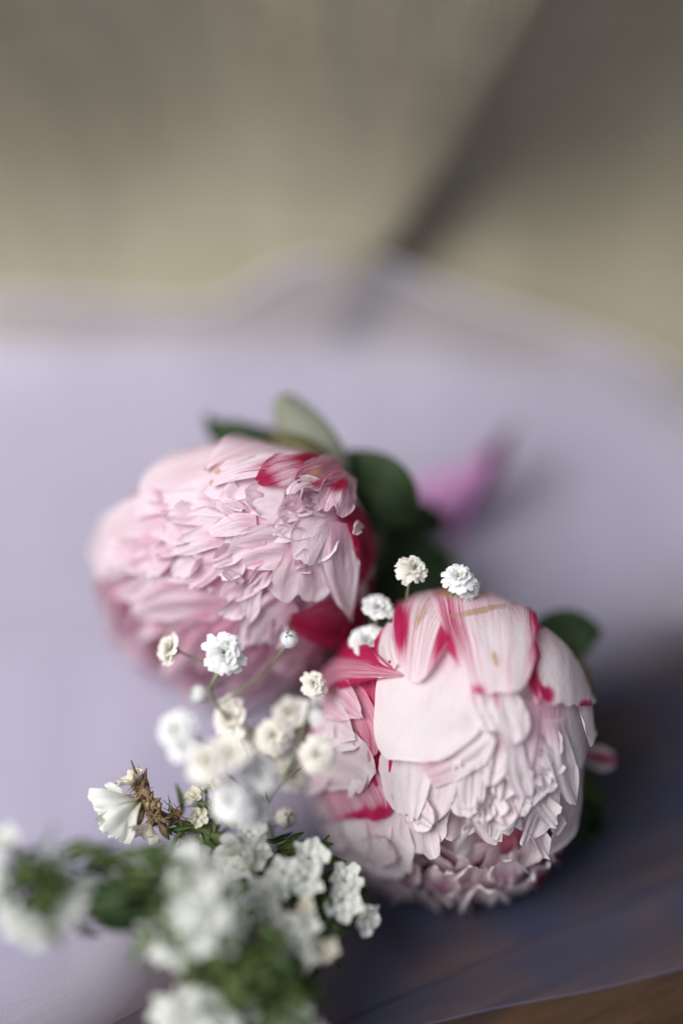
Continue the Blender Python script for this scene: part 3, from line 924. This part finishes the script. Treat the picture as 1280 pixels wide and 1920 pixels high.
h([(880, 1122, 80, 66), (892, 1175, 76, 88), (902, 1245, 66, 78), (906, 1318, 46, 60)], (.010, .012), .08, .1, red=.15, rnd=.22, ruf=.035, skew=.02,
  spots=[(-.72, .35, .26, .35, .36), (-1.0, .66, .18, .16, .7), (1.0, .22, .16, .25, .75), (-.45, 1.0, .2, .06, .5), (1, .6, .08, .4, .4)],
  tan=[(0, .12, 1.2, .16, .42), (0, .30, 1.0, .035, .62), (.10, .70, .05, .07, 1.0), (.16, .76, .05, .05, .9), (-.3, .06, .9, .06, .5)], wr=.0004, nu=29, nt=36)
blade(p2, LEAF, [(1000, 1250, .482, 16, 26), (1030, 1206, .478, 48, 46), (1068, 1188, .475, 48, 54), (1104, 1184, .474, 28, 40), (1128, 1186, .475, 4)], fold_=-.002, mid=STEMD)
blade(p2, PINK2, [(1066, 1408, .462, 8), (1092, 1412, .466, 14), (1112, 1418, .466, 20), (1134, 1424, .464, 24), (1152, 1424, .464, 16)], name='petal', cup=-.007, rnd=.05,
      pig=lambda U, T: np.stack([0 * U + .05, 1.1 * np.exp(-((U + .05) / .32) ** 2), 0 * U], -1))
blade(p2, LEAFG, [(1075, 1430, .48, 8), (1100, 1480, .478, 22), (1112, 1530, .478, 24), (1105, 1590, .478, 4)], name='sepal', cup=-.003)
blade(p2, LEAF, [(1085, 1500, .47, 8), (1110, 1530, .472, 20), (1100, 1580, .475, 20), (1070, 1620, .48, 5)], name='sepal', cup=-.003)
blade(p2, OLIVE, [(1080, 1225, .462, 4), (1095, 1262, .455, 10), (1103, 1295, .453, 9), (1100, 1325, .453, 3)], name='sepal', cup=.003)
P = at([860, 760, 690, 620, 560], [1230, 1165, 1220, 1275, 1330], [.475, .472, .472, .474, .48])
MB().tube(catmull(P[[0, 2, 3, 4]], 16), .0023, 10).build('stem', STEMR, p2)
P = at([800, 730, 650, 590], [1150, 1175, 1230, 1300], [.475, .474, .472, .474])
MB().tube(catmull(P, 14), .0022, 10).build('stem', STEMD, p2)


# ------------------------------------------------------------------ small flowers
def frame(zaxis, spin=0.0):
    z = np.asarray(zaxis, float); z = z / np.linalg.norm(z)
    hh = np.array([0, 0, 1.0]) if abs(z[2]) < .9 else np.array([1.0, 0, 0])
    x = np.cross(hh, z); x /= np.linalg.norm(x)
    y = np.cross(z, x)
    c, s = math.cos(spin), math.sin(spin)
    return np.stack([c * x + s * y, -s * x + c * y, z], 1)


def gyp_petals(seed, open_=1.0, n=(7, 7, 6, 4)):
    """unit-radius double floret: list of petal grids (local coords, facing +z)"""
    r = random.Random(seed)
    out = []
    for ring, cnt in enumerate(n):
        for k in range(cnt):
            az = 6.283 * (k + r.uniform(-.25, .25)) / cnt + ring * .5
            tiltang = math.radians((8, 30, 52, 72)[ring] + r.uniform(-8, 8)) * (1 if open_ > .5 else 1) + (1 - open_) * .9 * (1 - ring * .2)
            L = (1.0, .86, .68, .45)[ring] * r.uniform(.88, 1.12)
            W = (.42, .38, .30, .22)[ring] * r.uniform(.85, 1.15)
            nt, nu = 7, 7
            t = np.linspace(0, 1, nt)[:, None]; u = np.linspace(-1, 1, nu)[None]
            nz = Noise(seed * 91 + ring * 17 + k)
            end = 1 - .16 * np.abs(u) ** 2 - .16 * np.exp(-(u / .22) ** 2) + .06 * nz(u * 5)
            tt = t * end
            wd = W * (.22 + .78 * np.sin(np.clip(tt * 1.75, 0, 1.9)))
            rr = .06 + L * tt * math.cos(tiltang)
            z = L * tt * math.sin(tiltang) * 1.0 - .26 * tt ** 2 * (1.4 - ring * .3) + .06 * nz(u * 3, t * 3) * t - .10 * np.abs(u) ** 2 * t
            side = u * wd
            X = rr * math.cos(az) - side * math.sin(az)
            Y = rr * math.sin(az) + side * math.cos(az)
            G = np.stack(np.broadcast_arrays(X, Y, z + .05 * ring), -1)
            uv = np.stack(np.broadcast_arrays(u, t, az + ring), -1)
            pg = np.stack(np.broadcast_arrays(.8 * np.exp(-(t / .30) ** 2) * (ring > 1) + 0 * u, 0 * t * u, 0 * t * u), -1)
            out.append((G, uv, pg))
    return out


def calyx(mb, base_z=-.42):
    an = np.linspace(0, 6.283, 11)[:-1]
    rows = []
    for z, rr in ((base_z, .10), (base_z + .12, .24), (base_z + .32, .30), (base_z + .5, .26)):
        rows.append(np.stack([rr * np.cos(an), rr * np.sin(an), 0 * an + z + (.10 * np.cos(an * 5) if z > base_z + .4 else 0)], -1))
    mb.grid(np.array(rows), wrap=True)


GYP_MESH = {}


def gyp_mesh(mat, variant, kind):
    key = (mat.name, variant, kind)
    if key not in GYP_MESH:
        mb = MB()
        if kind == 'bud':
            n = (5, 5, 4, 3)
            for ring in range(4):
                for k in range(n[ring]):
                    az = 6.283 * k / n[ring] + ring * .6
                    t = np.linspace(0, 1, 7)[:, None]; u = np.linspace(-1, 1, 6)[None]
                    th = t * (1.75, 2.2, 2.7, 3.13)[ring]
                    R = (.80 - .05 * ring) * (1 + .05 * math.sin(k * 2.3 + ring))
                    ph = az + u * .85 * np.sin(np.clip(t * 2.4 + .3, 0, 2.9))
                    G = np.stack(np.broadcast_arrays(R * np.sin(th) * np.cos(ph), R * np.sin(th) * np.sin(ph), -R * .95 * np.cos(th) + .1), -1)
                    mb.grid(G, np.stack(np.broadcast_arrays(u, t, az + 0 * u), -1))
        else:
            for G, uv, pg in gyp_petals(40 + variant * 7, 1.0 if kind == 'open' else .55):
                mb.grid(G, uv, pg)
        GYP_MESH[key] = mb.mesh('floret', mat)
    return GYP_MESH[key]


CAL = MB(); calyx(CAL)
CAL_MESH = CAL.mesh('calyx', STEM)


def place(name, mesh, par, pos, R, scale):
    o = link(name, mesh, par)
    M = np.eye(4); M[:3, :3] = R * scale; M[:3, 3] = np.asarray(pos) - parent_origin(par)
    o.matrix_local = Matrix(M.tolist())
    return o


def gyp_floret(par, px, py, dia, d, kind, mat, face, split=False, var=0, spin=0.0):
    """face: direction in camera frame (right, up, toward)"""
    pos = at(px, py, d)
    R = frame(camvec(np.array(face, float)), spin)
    sc = .92 * dia * .5 * K * d / {'open': .92, 'half': .76, 'bud': .82}[kind]
    if split:
        fl = place('floret', CAL_MESH, par, pos, R, sc)
        for G, uv, pg in gyp_petals(40 + var * 7):
            m = MB().grid(G, uv, pg).mesh('petal', mat)
            o = link('petal', m, fl)
        return pos, R, sc
    fl = place('floret', gyp_mesh(mat, var, kind), par, pos, R, sc)
    link('calyx', CAL_MESH, fl)
    return pos, R, sc


def sprig(name, label, florets, joints, main, group, stem_r=.00042, mat=GSTEM):
    base = at(*main[-1])
    o = thing(name, label, 'flower', base, group)
    mp = catmull([at(*m) for m in main], 30)
    MB().tube(mp, np.linspace(stem_r, stem_r * 1.7, 30), 7).build('stem', mat, o)
    for i, f in enumerate(florets):
        pos, R, sc = gyp_floret(o, *f[:7], split=(len(f) > 7 and f[7]), var=i % 5, spin=i * 1.3)
        tail = pos - R[:, 2] * sc * .4
        j = mp[int(joints[i] * 29)]
        midp = (tail * .55 + j * .45) - R[:, 2] * sc * .9
        MB().tube(catmull([tail, midp, j], 12), np.linspace(.00035, stem_r * .9, 12), 6).build('pedicel', mat, o)
    return o


W, C, Bg = GYPW, GYPC, GYPB
sprig('babys_breath', 'baby\'s breath sprig with one open white bloom over the rose pink peony',
      [(420, 1223, 84, .424, 'open', W, (.05, .12, 1), True),
       (322, 1218, 60, .438, 'half', C, (-.9, .3, .5)),
       (542, 1199, 40, .434, 'bud', W, (-.1, .6, .8)),
       (374, 1302, 42, .448, 'bud', W, (-.8, .2, .6)),
       (328, 1368, 74, .396, 'open', W, (-.3, .2, .9)),
       (436, 1345, 76, .447, 'half', C, (-.6, .2, .8)),
       (480, 1222, 46, .470, 'bud', C, (0, .5, .8)),
       (595, 1228, 60, .476, 'bud', Bg, (.1, .5, .8))],
      [.15, .05, .3, .45, .6, .65, .2, .4], [(410, 1262, .434), (395, 1300, .440), (440, 1370, .445), (470, 1440, .438), (500, 1530, .44), (520, 1600, .447)],
      "baby's breath sprigs")
sprig('babys_breath', 'crowded cream baby\'s breath sprig wedged between both peonies',
      [(588, 1281, 52, .434, 'open', C, (0, .3, 1)), (545, 1336, 60, .452, 'half', C, (-.3, .4, .8)), (603, 1328, 72, .448, 'open', W, (.2, .2, .9)),
       (512, 1380, 74, .446, 'open', C, (-.1, .3, .9)), (595, 1416, 74, .408, 'open', C, (.1, .2, 1)), (486, 1450, 78, .404, 'open', W, (0, .2, 1)),
       (548, 1452, 58, .455, 'half', C, (.2, .2, .8)), (385, 1428, 84, .392, 'open', C, (-.3, .3, .8)), (430, 1412, 70, .395, 'half', C, (-.2, .4, .8)),
       (535, 1532, 46, .44, 'bud', C, (.3, .3, .8)), (432, 1500, 84, .398, 'open', W, (-.2, .3, .8)), (470, 1520, 66, .41, 'half', W, (.1, .3, .8)),
       (345, 1400, 60, .395, 'half', W, (-.5, .3, .8)), (560, 1375, 56, .46, 'open', C, (.1, .3, .9)), (510, 1425, 60, .45, 'half', C, (0, .3, .9)),
       (465, 1385, 60, .46, 'half', C, (-.2, .3, .9))],
      [.15, .25, .2, .3, .5, .6, .5, .7, .65, .85, .8, .8, .65, .35, .5, .45], [(580, 1320, .448), (560, 1390, .448), (535, 1450, .445), (500, 1510, .44), (480, 1580, .44), (470, 1640, .449)],
      "baby's breath sprigs")
sprig('babys_breath', 'baby\'s breath sprig with paired white blooms above the crown of the blush peony',
      [(775, 1067, 54, .427, 'half', C, (.35, .55, .75), True), (860, 1082, 54, .427, 'half', W, (-.1, .7, .7), True), (882, 1107, 46, .428, 'open', W, (.5, -.3, .8), True),
       (707, 1142, 56, .440, 'half', W, (.1, .7, .7)), (690, 1204, 66, .441, 'half', W, (-.2, .6, .75)), (671, 1077, 48, .452, 'bud', Bg, (-.6, .3, .7)),
       (800, 1160, 22, .44, 'bud', C, (.2, .7, .6))],
      [.3, .05, .0, .55, .7, .6, .3], [(845, 1118, .432), (800, 1146, .440), (740, 1185, .448), (690, 1235, .456), (640, 1290, .462), (600, 1345, .47)],
      "baby's breath sprigs")


# statice: papery funnels on winged stems
def statice_mesh(variant, mat):
    mb = MB()
    r = random.Random(variant)
    nz = Noise(700 + variant)
    na, nt = 40, 10
    an = np.linspace(0, 6.283, na, endpoint=False)[None]
    t = np.linspace(0, 1, nt)[:, None]
    # ruffled funnel
    rr = .10 + .95 * t ** 1.5 * (1 + .16 * t * np.sin(an * 5 + variant) + .07 * t * np.sin(an * 11 + 2 * variant) + .05 * t * nz(an * 5, t))
    zz = 1.05 * t ** .8 + .10 * t ** 2 * np.cos(an * 10 + variant) + .14 * t ** 2 * np.sin(an * 5) + .03 * nz(an * 9, t * 2)
    G = np.stack(np.broadcast_arrays(rr * np.cos(an), rr * np.sin(an), zz), -1)
    pg = np.stack(np.broadcast_arrays(.35 * (1 - smooth(.0, .35, t)) + 0 * an, .35 * (1 - smooth(0, .25, t)) + 0 * an, 0 * t * an), -1)
    uv = np.stack(np.broadcast_arrays(an, t, variant + 0 * t * an), -1)
    mb.grid(G, uv, pg, wrap=True)
    for k in range(5):                                      # little corolla inside
        az = 6.283 * k / 5 + variant
        tt = np.linspace(0, 1, 6)[:, None]; u = np.linspace(-1, 1, 5)[None]
        wd = .26 * np.sin(tt * 2.3 + .2)
        ra = .08 + .52 * tt
        X = ra * math.cos(az) - u * wd * math.sin(az); Y = ra * math.sin(az) + u * wd * math.cos(az)
        Z = .55 + .75 * tt - .35 * tt ** 2 + 0 * u - .1 * u ** 2
        mb.grid(np.stack(np.broadcast_arrays(X, Y, Z), -1), np.stack(np.broadcast_arrays(u, tt, az + 0 * u), -1))
    return mb.mesh('floret', mat)


def husk_mesh(variant, mat):
    mb = MB()
    for k in range(6):
        az = 6.283 * k / 6 + variant
        tt = np.linspace(0, 1, 6)[:, None]; u = np.linspace(-1, 1, 4)[None]
        wd = .16 * (1 - tt) ** .6
        ra = .08 + .28 * tt ** 1.3
        X = ra * math.cos(az) - u * wd * math.sin(az); Y = ra * math.sin(az) + u * wd * math.cos(az)
        Z = -.35 + 1.0 * tt + 0 * u
        mb.grid(np.stack(np.broadcast_arrays(X, Y, Z), -1))
    return mb.mesh('husk', mat)


SM = [statice_mesh(i, STATW) for i in range(4)] + [statice_mesh(9 + i, STATC) for i in range(2)]
HUSKG, HUSKB = husk_mesh(1, STEM), husk_mesh(2, BROWN)


GREENS = [LEAFG, STEMD, LEAF, STEM]


def tuft(o, cx, cy, d, sx, sy, n, seed, ln=70, w=9, ang=(0, 6.283), mats=(0, 0, 1)):
    r = random.Random(seed)
    for k in range(n):
        x, y = cx + r.gauss(0, sx), cy + r.gauss(0, sy)
        a = r.uniform(*ang); l = ln * r.uniform(.6, 1.25)
        dd = d + r.uniform(-.007, .008)
        b = r.uniform(-.25, .25) * l
        dx, dy = math.cos(a) * l, math.sin(a) * l
        ww = w * r.uniform(.6, 1.3)
        blade(o, GREENS[r.choice(mats)], [(x, y, dd, ww * .5), (x + dx * .5 - dy * b / l * .5, y + dy * .5 + dx * b / l * .5, dd - .002, ww), (x + dx, y + dy, dd + r.uniform(-.004, .004), 1)],
              name='leaf', fold_=-.001, nu=5, nt=9)


def statice(label, florets, main, wings=(), dried=False, leaves=(), rs=.0012, mat=STEMD, knots=()):
    base = at(*main[-1])
    o = thing('statice', label, 'flower', base, 'statice sprigs')
    mp = catmull([at(*m) for m in main], 30)
    st = MB().tube(mp, np.linspace(rs * .8, rs * 1.5, 30), 8).build('stem', mat, o)
    for i, f in enumerate(florets):
        px, py, dia, d, face, j = f[:6]
        var = f[6] if len(f) > 6 else i % 4
        R = frame(camvec(np.array(face, float)), i * .9)
        sc = dia * .5 * K * d / .98
        tip = at(px, py, d)
        pos = tip - R[:, 2] * sc * .75
        fl = place('floret', SM[var], o, pos, R, sc)
        link('husk', HUSKB if dried else HUSKG, fl)
        jp = mp[int(j * 29)]
        MB().tube(catmull([pos, pos * .5 + jp * .5 - R[:, 2] * sc * .5, jp], 10), np.linspace(rs * .45, rs * .75, 10), 6).build('branch', mat, o)
    for wv in leaves:
        blade(o, LEAFG, wv, name='leaf', fold_=-.001)
    return o


s1 = statice('dried statice sprig with a fanned papery bloom and brown bristly husks',
             [(246, 1462, 50, .426, (-.5, .8, .2), .12, 4), (276, 1558, 60, .424, (-.35, -.75, .5), .15, 4),
              (312, 1625, 44, .418, (.1, -.7, .6), .4, 4), (392, 1470, 40, .436, (.3, .8, .4), .55, 4), (365, 1492, 34, .434, (-.3, .6, .6), .5, 4), (372, 1532, 34, .432, (.2, .2, .9), .5, 4), (408, 1516, 36, .436, (.6, .3, .6), .6, 5)],
             [(252, 1500, .427), (290, 1520, .430), (340, 1545, .433), (390, 1560, .435), (430, 1590, .436), (455, 1650, .44), (460, 1720, .448)], dried=True, mat=STEM)
for j, (kn, c_) in enumerate((([(262, 1500, .427, 5), (236, 1512, .424, 28), (212, 1524, .422, 50), (190, 1536, .423, 62)], .004), ([(262, 1502, .4275, 5), (240, 1522, .426, 22), (222, 1546, .426, 36), (206, 1566, .427, 40)], -.003),
                      ([(260, 1500, .4285, 5), (236, 1508, .427, 24), (210, 1508, .428, 38), (190, 1506, .43, 42)], .003))):
    nzf = Noise(900 + j)
    kk = catmull(kn, 16)
    U, T = np.meshgrid(np.linspace(-1, 1, 41), np.linspace(0, 1, 16))
    g = np.gradient(kk[:, :2], axis=0); ln = np.hypot(*g.T)
    X = kk[:, 0:1] - (g[:, 1] / ln)[:, None] * U * kk[:, 3:4]; Y = kk[:, 1:2] + (g[:, 0] / ln)[:, None] * U * kk[:, 3:4]
    e = (9 * nzf(U * 9) + 4 * nzf(U * 30 + 4) - 8 * U ** 2) * T ** 3
    X = X + (g[:, 0] / ln)[:, None] * e; Y = Y + (g[:, 1] / ln)[:, None] * e
    D = kk[:, 2:3] + c_ * U ** 2 + (.0005 * np.sin(U * 9 + j) + .0007 * nzf(U * 6, T * 2) + .00035 * nzf(U * 30, T * 3)) * T
    pg = np.stack([.25 * (1 - smooth(0, .3, T)), .5 * (1 - smooth(0, .35, T)), 0 * U], -1)
    MB().grid(at(X, Y, D), np.stack([U * 2, T, 0 * U + j], -1), pg).build('papery_bract', STATW, s1)
# bristles and bracts of the dried head
rb = random.Random(5)
for (cx, cy, d, n, ln, mt) in ((262, 1478, .426, 26, 36, BROWN), (292, 1535, .426, 22, 30, BROWN), (390, 1510, .434, 20, 42, STEM), (345, 1570, .432, 14, 34, STEMR), (330, 1530, .430, 16, 34, STEMR)):
    mb = MB()
    for k in range(n):
        a = rb.uniform(0, 6.28); l = ln * rb.uniform(.4, 1.2)
        x0, y0 = cx + rb.uniform(-14, 14), cy + rb.uniform(-10, 10)
        P = at([x0, x0 + .5 * l * math.cos(a), x0 + l * math.cos(a) + rb.uniform(-5, 5)], [y0, y0 + .5 * l * math.sin(a), y0 + l * math.sin(a) + rb.uniform(-6, 6)],
               [d, d - .001, d + rb.uniform(-.004, .004)])
        mb.tube(catmull(P, 6), np.linspace(.0003, .00008, 6), 5)
    b = mb.build('bristles', mt, s1); b['kind'] = 'stuff'
TAN = m_plain('dried_tan', (.26, .20, .13), (.36, .30, .21), 500, .8)
for k in range(46):
    u_ = rb.random()
    x, y = 258 + 46 * u_ + rb.gauss(0, 6), 1482 + 56 * u_ + rb.gauss(0, 7)
    a = rb.choice((-1.9, -1.2, 2.0, 2.6, .8)) + rb.gauss(0, .35)
    l = rb.uniform(16, 36)
    blade(s1, rb.choice((BROWN, BROWN, TAN, STEMR)), [(x, y, .427, 2), (x + l * .5 * math.cos(a), y + l * .5 * math.sin(a), .4255, rb.uniform(3, 6)), (x + l * math.cos(a), y + l * math.sin(a), .426 + rb.uniform(-.002, .002), .6)], name='bract', cup=.001, nu=5, nt=7)
for (x, y, x2, y2, wv) in ((262, 1500, 275, 1440, 7), (268, 1490, 246, 1425, 4), (285, 1500, 262, 1470, 9), (300, 1545, 318, 1575, 8), (270, 1515, 252, 1560, 7), (295, 1520, 280, 1500, 10)):
    blade(s1, BROWN, [(x, y, .427, wv * .6), ((x + x2) / 2, (y + y2) / 2, .425, wv), (x2, y2, .426, 1)], name='bract', cup=.001, nu=6, nt=8)

s2 = statice('statice sprig with dense white blooms next to the blush peony',
        [(470, 1556, 50, .420, (.1, .6, .7), .05), (446, 1606, 80, .418, (-.5, -.1, .8), .10), (478, 1598, 56, .416, (.5, .1, .8), .1), (532, 1636, 56, .412, (-.2, .3, .9), .25),
         (498, 1682, 74, .408, (-.5, 0, .8), .35), (516, 1660, 56, .41, (-.2, .1, .9), .3), (582, 1606, 62, .416, (.1, .6, .7), .3), (574, 1650, 62, .411, (-.1, 0, 1), .35),
         (648, 1648, 56, .418, (.2, .6, .7), .5), (644, 1690, 66, .414, (.2, 0, .9), .5), (686, 1722, 54, .414, (.7, -.1, .7), .55), (574, 1700, 30, .405, (0, .3, .9), .5, 4),
         (540, 1738, 68, .402, (-.2, -.1, .9), .6), (514, 1752, 50, .402, (-.5, -.2, .8), .6), (562, 1788, 66, .398, (-.1, -.3, .9), .7), (606, 1778, 52, .40, (.3, -.3, .9), .7, 4),
         (576, 1735, 44, .402, (.2, 0, .9), .6)],
        [(478, 1590, .426), (510, 1630, .425), (545, 1660, .423), (575, 1700, .420), (580, 1760, .418), (560, 1830, .416), (540, 1910, .417)], rs=.0018)
s3 = statice('tall statice sprig with blurred white blooms rising from its green winged stem',
        [(352, 1612, 60, .386, (-.2, .5, .8), .0), (395, 1630, 56, .388, (.3, .5, .7), .0), (380, 1668, 62, .380, (0, .2, .9), .1), (424, 1672, 54, .384, (.5, .2, .8), .1), (335, 1668, 56, .382, (-.5, .2, .8), .15),
         (350, 1712, 62, .378, (-.2, 0, .9), .2), (400, 1716, 60, .378, (.2, 0, .9), .25), (440, 1725, 50, .384, (.6, 0, .7), .3), (310, 1730, 56, .382, (-.6, 0, .8), .3), (375, 1760, 60, .378, (0, -.2, .9), .4),
         (300, 1778, 54, .384, (-.6, -.2, .8), .4), (338, 1790, 54, .381, (-.3, -.3, .9), .45), (420, 1765, 50, .382, (.4, -.2, .9), .4), (272, 1752, 46, .386, (-.8, 0, .6), .35)],
        [(380, 1660, .392), (385, 1720, .390), (400, 1780, .391), (430, 1840, .394), (455, 1900, .398), (470, 1980, .407)], rs=.0018)
s4 = statice('statice sprig with low white blooms beneath the tall winged statice stem',
        [(312, 1898, 60, .386, (-.5, .2, .8), .0), (350, 1880, 60, .386, (-.2, .4, .8), .0), (392, 1888, 60, .385, (.1, .3, .9), .05), (436, 1872, 52, .389, (.3, .5, .8), .1), (458, 1898, 50, .388, (.5, .1, .8), .15),
         (372, 1922, 60, .380, (-.1, -.1, .9), .1), (420, 1922, 56, .382, (.2, -.1, .9), .15), (326, 1936, 56, .382, (-.4, -.1, .8), .05), (560, 1916, 56, .392, (.2, .4, .8), .5), (590, 1936, 46, .394, (.6, .1, .8), .6), (520, 1946, 56, .388, (.1, .1, .9), .4)],
        [(380, 1920, .394), (430, 1960, .395), (480, 2000, .398), (540, 2060, .40)], rs=.0018)
s5 = statice('statice sprig lying apart with blooms ringed round a green tuft and broad stem',
        [(10, 1572, 46, .384, (-.1, .6, .7), .1), (-8, 1625, 50, .382, (-.6, .3, .8), .1), (2, 1668, 50, .380, (-.5, .1, .8), .1), (18, 1706, 52, .378, (-.3, -.1, .9), .15), (50, 1728, 52, .377, (-.2, -.3, .9), .2),
         (88, 1744, 52, .377, (0, -.3, .9), .25), (116, 1722, 48, .379, (.3, -.2, .9), .3), (138, 1694, 46, .382, (.4, 0, .9), .35), (152, 1664, 40, .386, (.5, .3, .7), .4), (64, 1758, 44, .376, (-.1, -.5, .8), .2), (28, 1740, 44, .377, (-.4, -.3, .8), .15)],
        [(60, 1640, .386), (110, 1665, .388), (180, 1690, .391), (240, 1690, .394), (310, 1690, .398), (380, 1720, .404), (440, 1800, .408)], rs=.0026)
tuft(s2, 520, 1640, .428, 45, 40, 44, 1, 52, 7)
tuft(s2, 590, 1690, .424, 34, 36, 40, 2, 46, 7)
tuft(s2, 560, 1760, .418, 30, 40, 34, 3, 60, 8)
tuft(s2, 540, 1600, .430, 40, 14, 16, 13, 60, 8, (-.9, .3))
tuft(s3, 385, 1700, .386, 45, 50, 34, 4, 70, 7, mats=(0, 0, 3))
tuft(s3, 430, 1810, .388, 30, 30, 46, 5, 70, 8, mats=(0, 0, 3))
tuft(s3, 500, 1860, .396, 40, 40, 60, 6, 90, 9, mats=(0, 1, 0))
tuft(s3, 320, 1755, .384, 30, 20, 14, 14, 60, 7, mats=(0, 3))
tuft(s4, 470, 1900, .392, 60, 30, 40, 7, 80, 9, mats=(0, 1, 0))
tuft(s5, 65, 1650, .384, 30, 34, 54, 8, 55, 6, mats=(0, 0, 3))
tuft(s5, 215, 1690, .390, 50, 24, 70, 9, 80, 8, (-.5, .6), mats=(1, 2, 0))
tuft(s5, 280, 1690, .392, 50, 26, 60, 10, 80, 8, (2.6, 3.6), mats=(1, 2, 0))
tuft(s5, 200, 1615, .392, 60, 18, 34, 11, 80, 6, (-.5, .4), mats=(3, 0, 0))
tuft(s1, 380, 1560, .436, 40, 24, 30, 12, 50, 5, mats=(0, 3, 3))

# ------------------------------------------------------------------ pink bud lying on the cloth behind
pb = thing('flower_bud', 'lilac pink flower bud with a magenta tip lying on the organza behind the leaves', 'flower', at(800, 1000, .56))


def budpig(lo, hi):
    return lambda U, T: np.stack([0 * U, smooth(lo, hi, T), 0 * U], -1)


blade(pb, BUD, [(800, 1000, .555, 14), (830, 950, .548, 36), (868, 908, .545, 36), (905, 872, .547, 20), (935, 842, .55, 6)], name='petal', cup=.012, pig=budpig(.75, 1.2))
blade(pb, BUD, [(850, 1010, .555, 8), (868, 950, .548, 22), (900, 893, .545, 25), (930, 850, .547, 18), (954, 812, .552, 4)], name='petal', cup=.014, pig=budpig(.35, .75))
blade(pb, BUD, [(820, 1000, .562, 14), (860, 940, .562, 34), (905, 885, .56, 28), (945, 825, .56, 9), (955, 808, .56, 3)], name='petal', cup=-.006, pig=budpig(.4, .8))
blade(pb, BUD, [(790, 960, .56, 16), (800, 930, .556, 30), (830, 905, .555, 26), (860, 890, .556, 6)], name='petal', cup=.006, pig=budpig(.9, 1.5))
blade(pb, OLIVE, [(945, 830, .552, 6), (958, 808, .553, 9), (968, 792, .554, 2)], name='sepal', nu=6, nt=8)
MB().tube(catmull(at([830, 800, 760, 720], [985, 1020, 1050, 1080], [.56, .545, .53, .525]), 12), .0018, 8).build('stem', STEM, pb)
